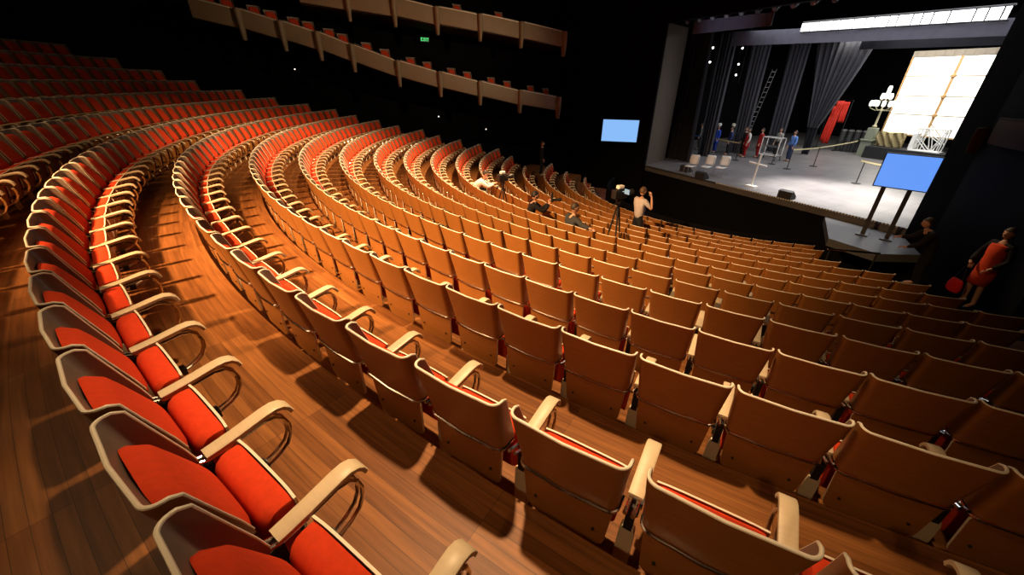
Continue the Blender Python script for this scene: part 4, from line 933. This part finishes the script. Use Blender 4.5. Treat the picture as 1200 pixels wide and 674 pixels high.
person('person', 'person in dark clothes leaning forward left of the orange-red dress', W(8.2, -5.0, rowF(10)-ZS), F_ST + 2.2, dict(sp=(0, .05, 1.10), ch=(0, .16, 1.28), nk=(0, .24, 1.38), hd=(0, .29, 1.42), shR=(.17, .18, 1.33), shL=(-.17, .18, 1.33), elR=(.25, .36, 1.12), wrR=(.2, .55, 1.12), paR=(.16, .62, 1.12), elL=(-.25, .34, 1.1), wrL=(-.2, .5, 1.0), paL=(-.15, .56, .98)),
       cloth('black_coat', (0.02, 0.016, 0.014)), cloth('black_slacks', (0.012, 0.012, 0.012)), HAIRB, 'long')
# red handbag hanging on a long strap
o0 = W(9.15, -5.05, rowF(10)-ZS); hd_ = Matrix.Rotation(F_ST + 2.7, 3, 'Z') @ Vector((.14, .30, 0))
t = thing('handbag', 'bright red handbag hanging low beside the orange-red dress', 'bag', (o0.x + hd_.x, o0.y + hd_.y, o0.z + 0.30), F_ST + 2.4)
mb = MB(); g = []
for z, a, b in ((0, .15, .07), (.05, .18, .09), (.15, .185, .085), (.24, .16, .05), (.27, .14, .03)): g.append([Vector((a*cos(2*pi*j/18), b*sin(2*pi*j/18), z)) for j in range(18)])
mb.grid(g, 0, closed=True); mb.add(g[0], [tuple(range(18))[::-1]]); mb.add(g[-1], [tuple(range(18))]); build('bag_body', mb, cloth('red_leather', (0.75, 0.02, 0.015)), t)
mb = MB(); mb.tube([(-.12, 0, .26), (-.05, 0, .5), (0, 0, .65), (.05, 0, .5), (.12, 0, .26)], .008, 6); build('strap', mb, BLACK, t)
# costumed company at the back left of the stage
crowd = [(-7.9, 3.55, 'white-collared red costume by the left proscenium', (0.45, 0.05, 0.03), (0.03, 0.03, 0.03), (0.75, 0.62, 0.42)), (-7.25, 3.75, 'dark red costume beside the left black drape', (0.22, 0.03, 0.02), (0.03, 0.02, 0.02), None),
         (-9.2, 8.0, 'grey and black costume in the left wing', (0.30, 0.30, 0.28), (0.03, 0.03, 0.03), None), (-7.75, 7.9, 'long royal blue costume and white headdress', (0.04, 0.10, 0.60), (0.04, 0.10, 0.60), (0.85, 0.82, 0.74)),
         (-7.15, 8.5, 'black costume and cream headdress beside the long blue costume', (0.05, 0.05, 0.055), (0.02, 0.02, 0.02), (0.75, 0.7, 0.55)), (-6.6, 7.7, 'dark blue costume below the slanting ladder', (0.04, 0.06, 0.20), (0.02, 0.02, 0.03), None), (-6.0, 8.3, 'black coat left of the white top', (0.03, 0.03, 0.03), (0.02, 0.02, 0.02), None),
         (-5.5, 7.9, 'white top and dark red skirt left of the trestle', (0.78, 0.77, 0.72), (0.40, 0.02, 0.02), None), (-5.1, 8.6, 'dark red costume left of the trestle', (0.42, 0.03, 0.025), (0.35, 0.02, 0.02), None),
         (-4.75, 9.9, 'grey costume seen through the metal trestle', (0.40, 0.38, 0.33), (0.03, 0.03, 0.03), None), (-3.45, 9.2, 'pale blue costume right of the trestle', (0.14, 0.30, 0.72), (0.05, 0.07, 0.15), None)]
for i, (s, tt, lb, c1, c2, hc_) in enumerate(crowd):
    person('person', 'person on stage in ' + lb, W(s, tt, 0), F_ST + 2.4 + 0.9*random.random() - .3, None, cloth('costume_top', c1), cloth('costume_lower', c2), HAIRB, 'long', 1.0, cloth('costume_skirt', c2) if i in (3, 7, 8) else None, False, 0, 0, 'costumed people at the back of the stage', cloth('headdress', hc_) if hc_ else None)
# ------------------------------------------------------------------ cameras on tripods among the seats
def tripod_camera(label, loc, rz, H, screen_m):
    t = thing('video_camera', label, 'camera', loc, rz)
    for i in range(3):
        a = pi/2 + 2*pi*i/3; mb = MB(); mb.tube([(0.03*cos(a), 0.03*sin(a), H-0.35), (0.14*cos(a), 0.14*sin(a), H*0.45)], 0.02, 8); mb.tube([(0.14*cos(a), 0.14*sin(a), H*0.45), (0.26*cos(a), 0.26*sin(a), 0.0)], 0.013, 8); build('leg', mb, BLACK, t)
    mb = MB(); mb.tube([(0, 0, H-0.55), (0, 0, H-0.2)], 0.022, 8); mb.lathe([(0.05, H-0.26), (0.06, H-0.2), (0.05, H-0.15)], 12); mb.tube([(0, 0, H-0.18), (0.08, -0.28, H-0.32)], 0.01, 6); build('head', mb, BLACK, t)
    b = build('body', MB().box((-0.075, -0.18, H-0.14), (0.075, 0.16, H+0.06)), BLACK, t, False, 0.012)
    mb = MB(); mb.lathe([(0.05, 0), (0.055, 0.1), (0.07, 0.12), (0.07, 0.2)], 14, 0, Matrix.Translation((0, 0.15, H-0.04)) @ Matrix.Rotation(-pi/2, 4, 'X')); build('lens', mb, BLACK, t)
    mb = MB(); mb.box((-0.05, -0.1, H+0.07), (0.06, 0.06, H+0.15)); build('microphone', mb, WHITE, t, False, 0.02)
    mb = MB(); mb.tube([(0.07, 0.0, H+0.02), (0.2, 0.02, H+0.06)], 0.01, 6); mb.box((0.15, -0.02, H), (0.29, 0.0, H+0.1)); build('viewfinder', mb, screen_m, t, False)
    return t
VF = mat('pale_blue_screen', (0.2, 0.35, 0.5), 0.3, emit=(0.2, 0.4, 0.7), es=0.35)
tripod_camera('black video camera on a tripod left of the standing mauve shirt', P(8, -0.725, 0.52), F_ST, 1.72, VF)
tripod_camera('dark camera on a tripod beside the white-shirted person', P(8, -1.055, 0.5), F_ST + 0.2, 1.35, BLACK)
t = thing('hand_camera', 'dark camera with long lens held up by the person in black', 'camera', P(8, -0.925, 0.28) + Matrix.Rotation(F_ST - 0.3, 3, 'Z') @ Vector((.17, .575, 1.03)), F_ST - 0.3)
build('camera_body', MB().box((-.07, -.03, 0), (.07, .04, .1)), BLACK, t, False, .01); mb = MB(); mb.lathe([(.035, 0), (.04, .15), (.05, .16), (.05, .22)], 12, 0, Matrix.Translation((0, .04, .05)) @ Matrix.Rotation(-pi/2, 4, 'X')); build('lens', mb, BLACK, t)
build('flash_unit', MB().box((-.03, -.02, .1), (.03, .03, .26)), BLACK, t, False, .008)
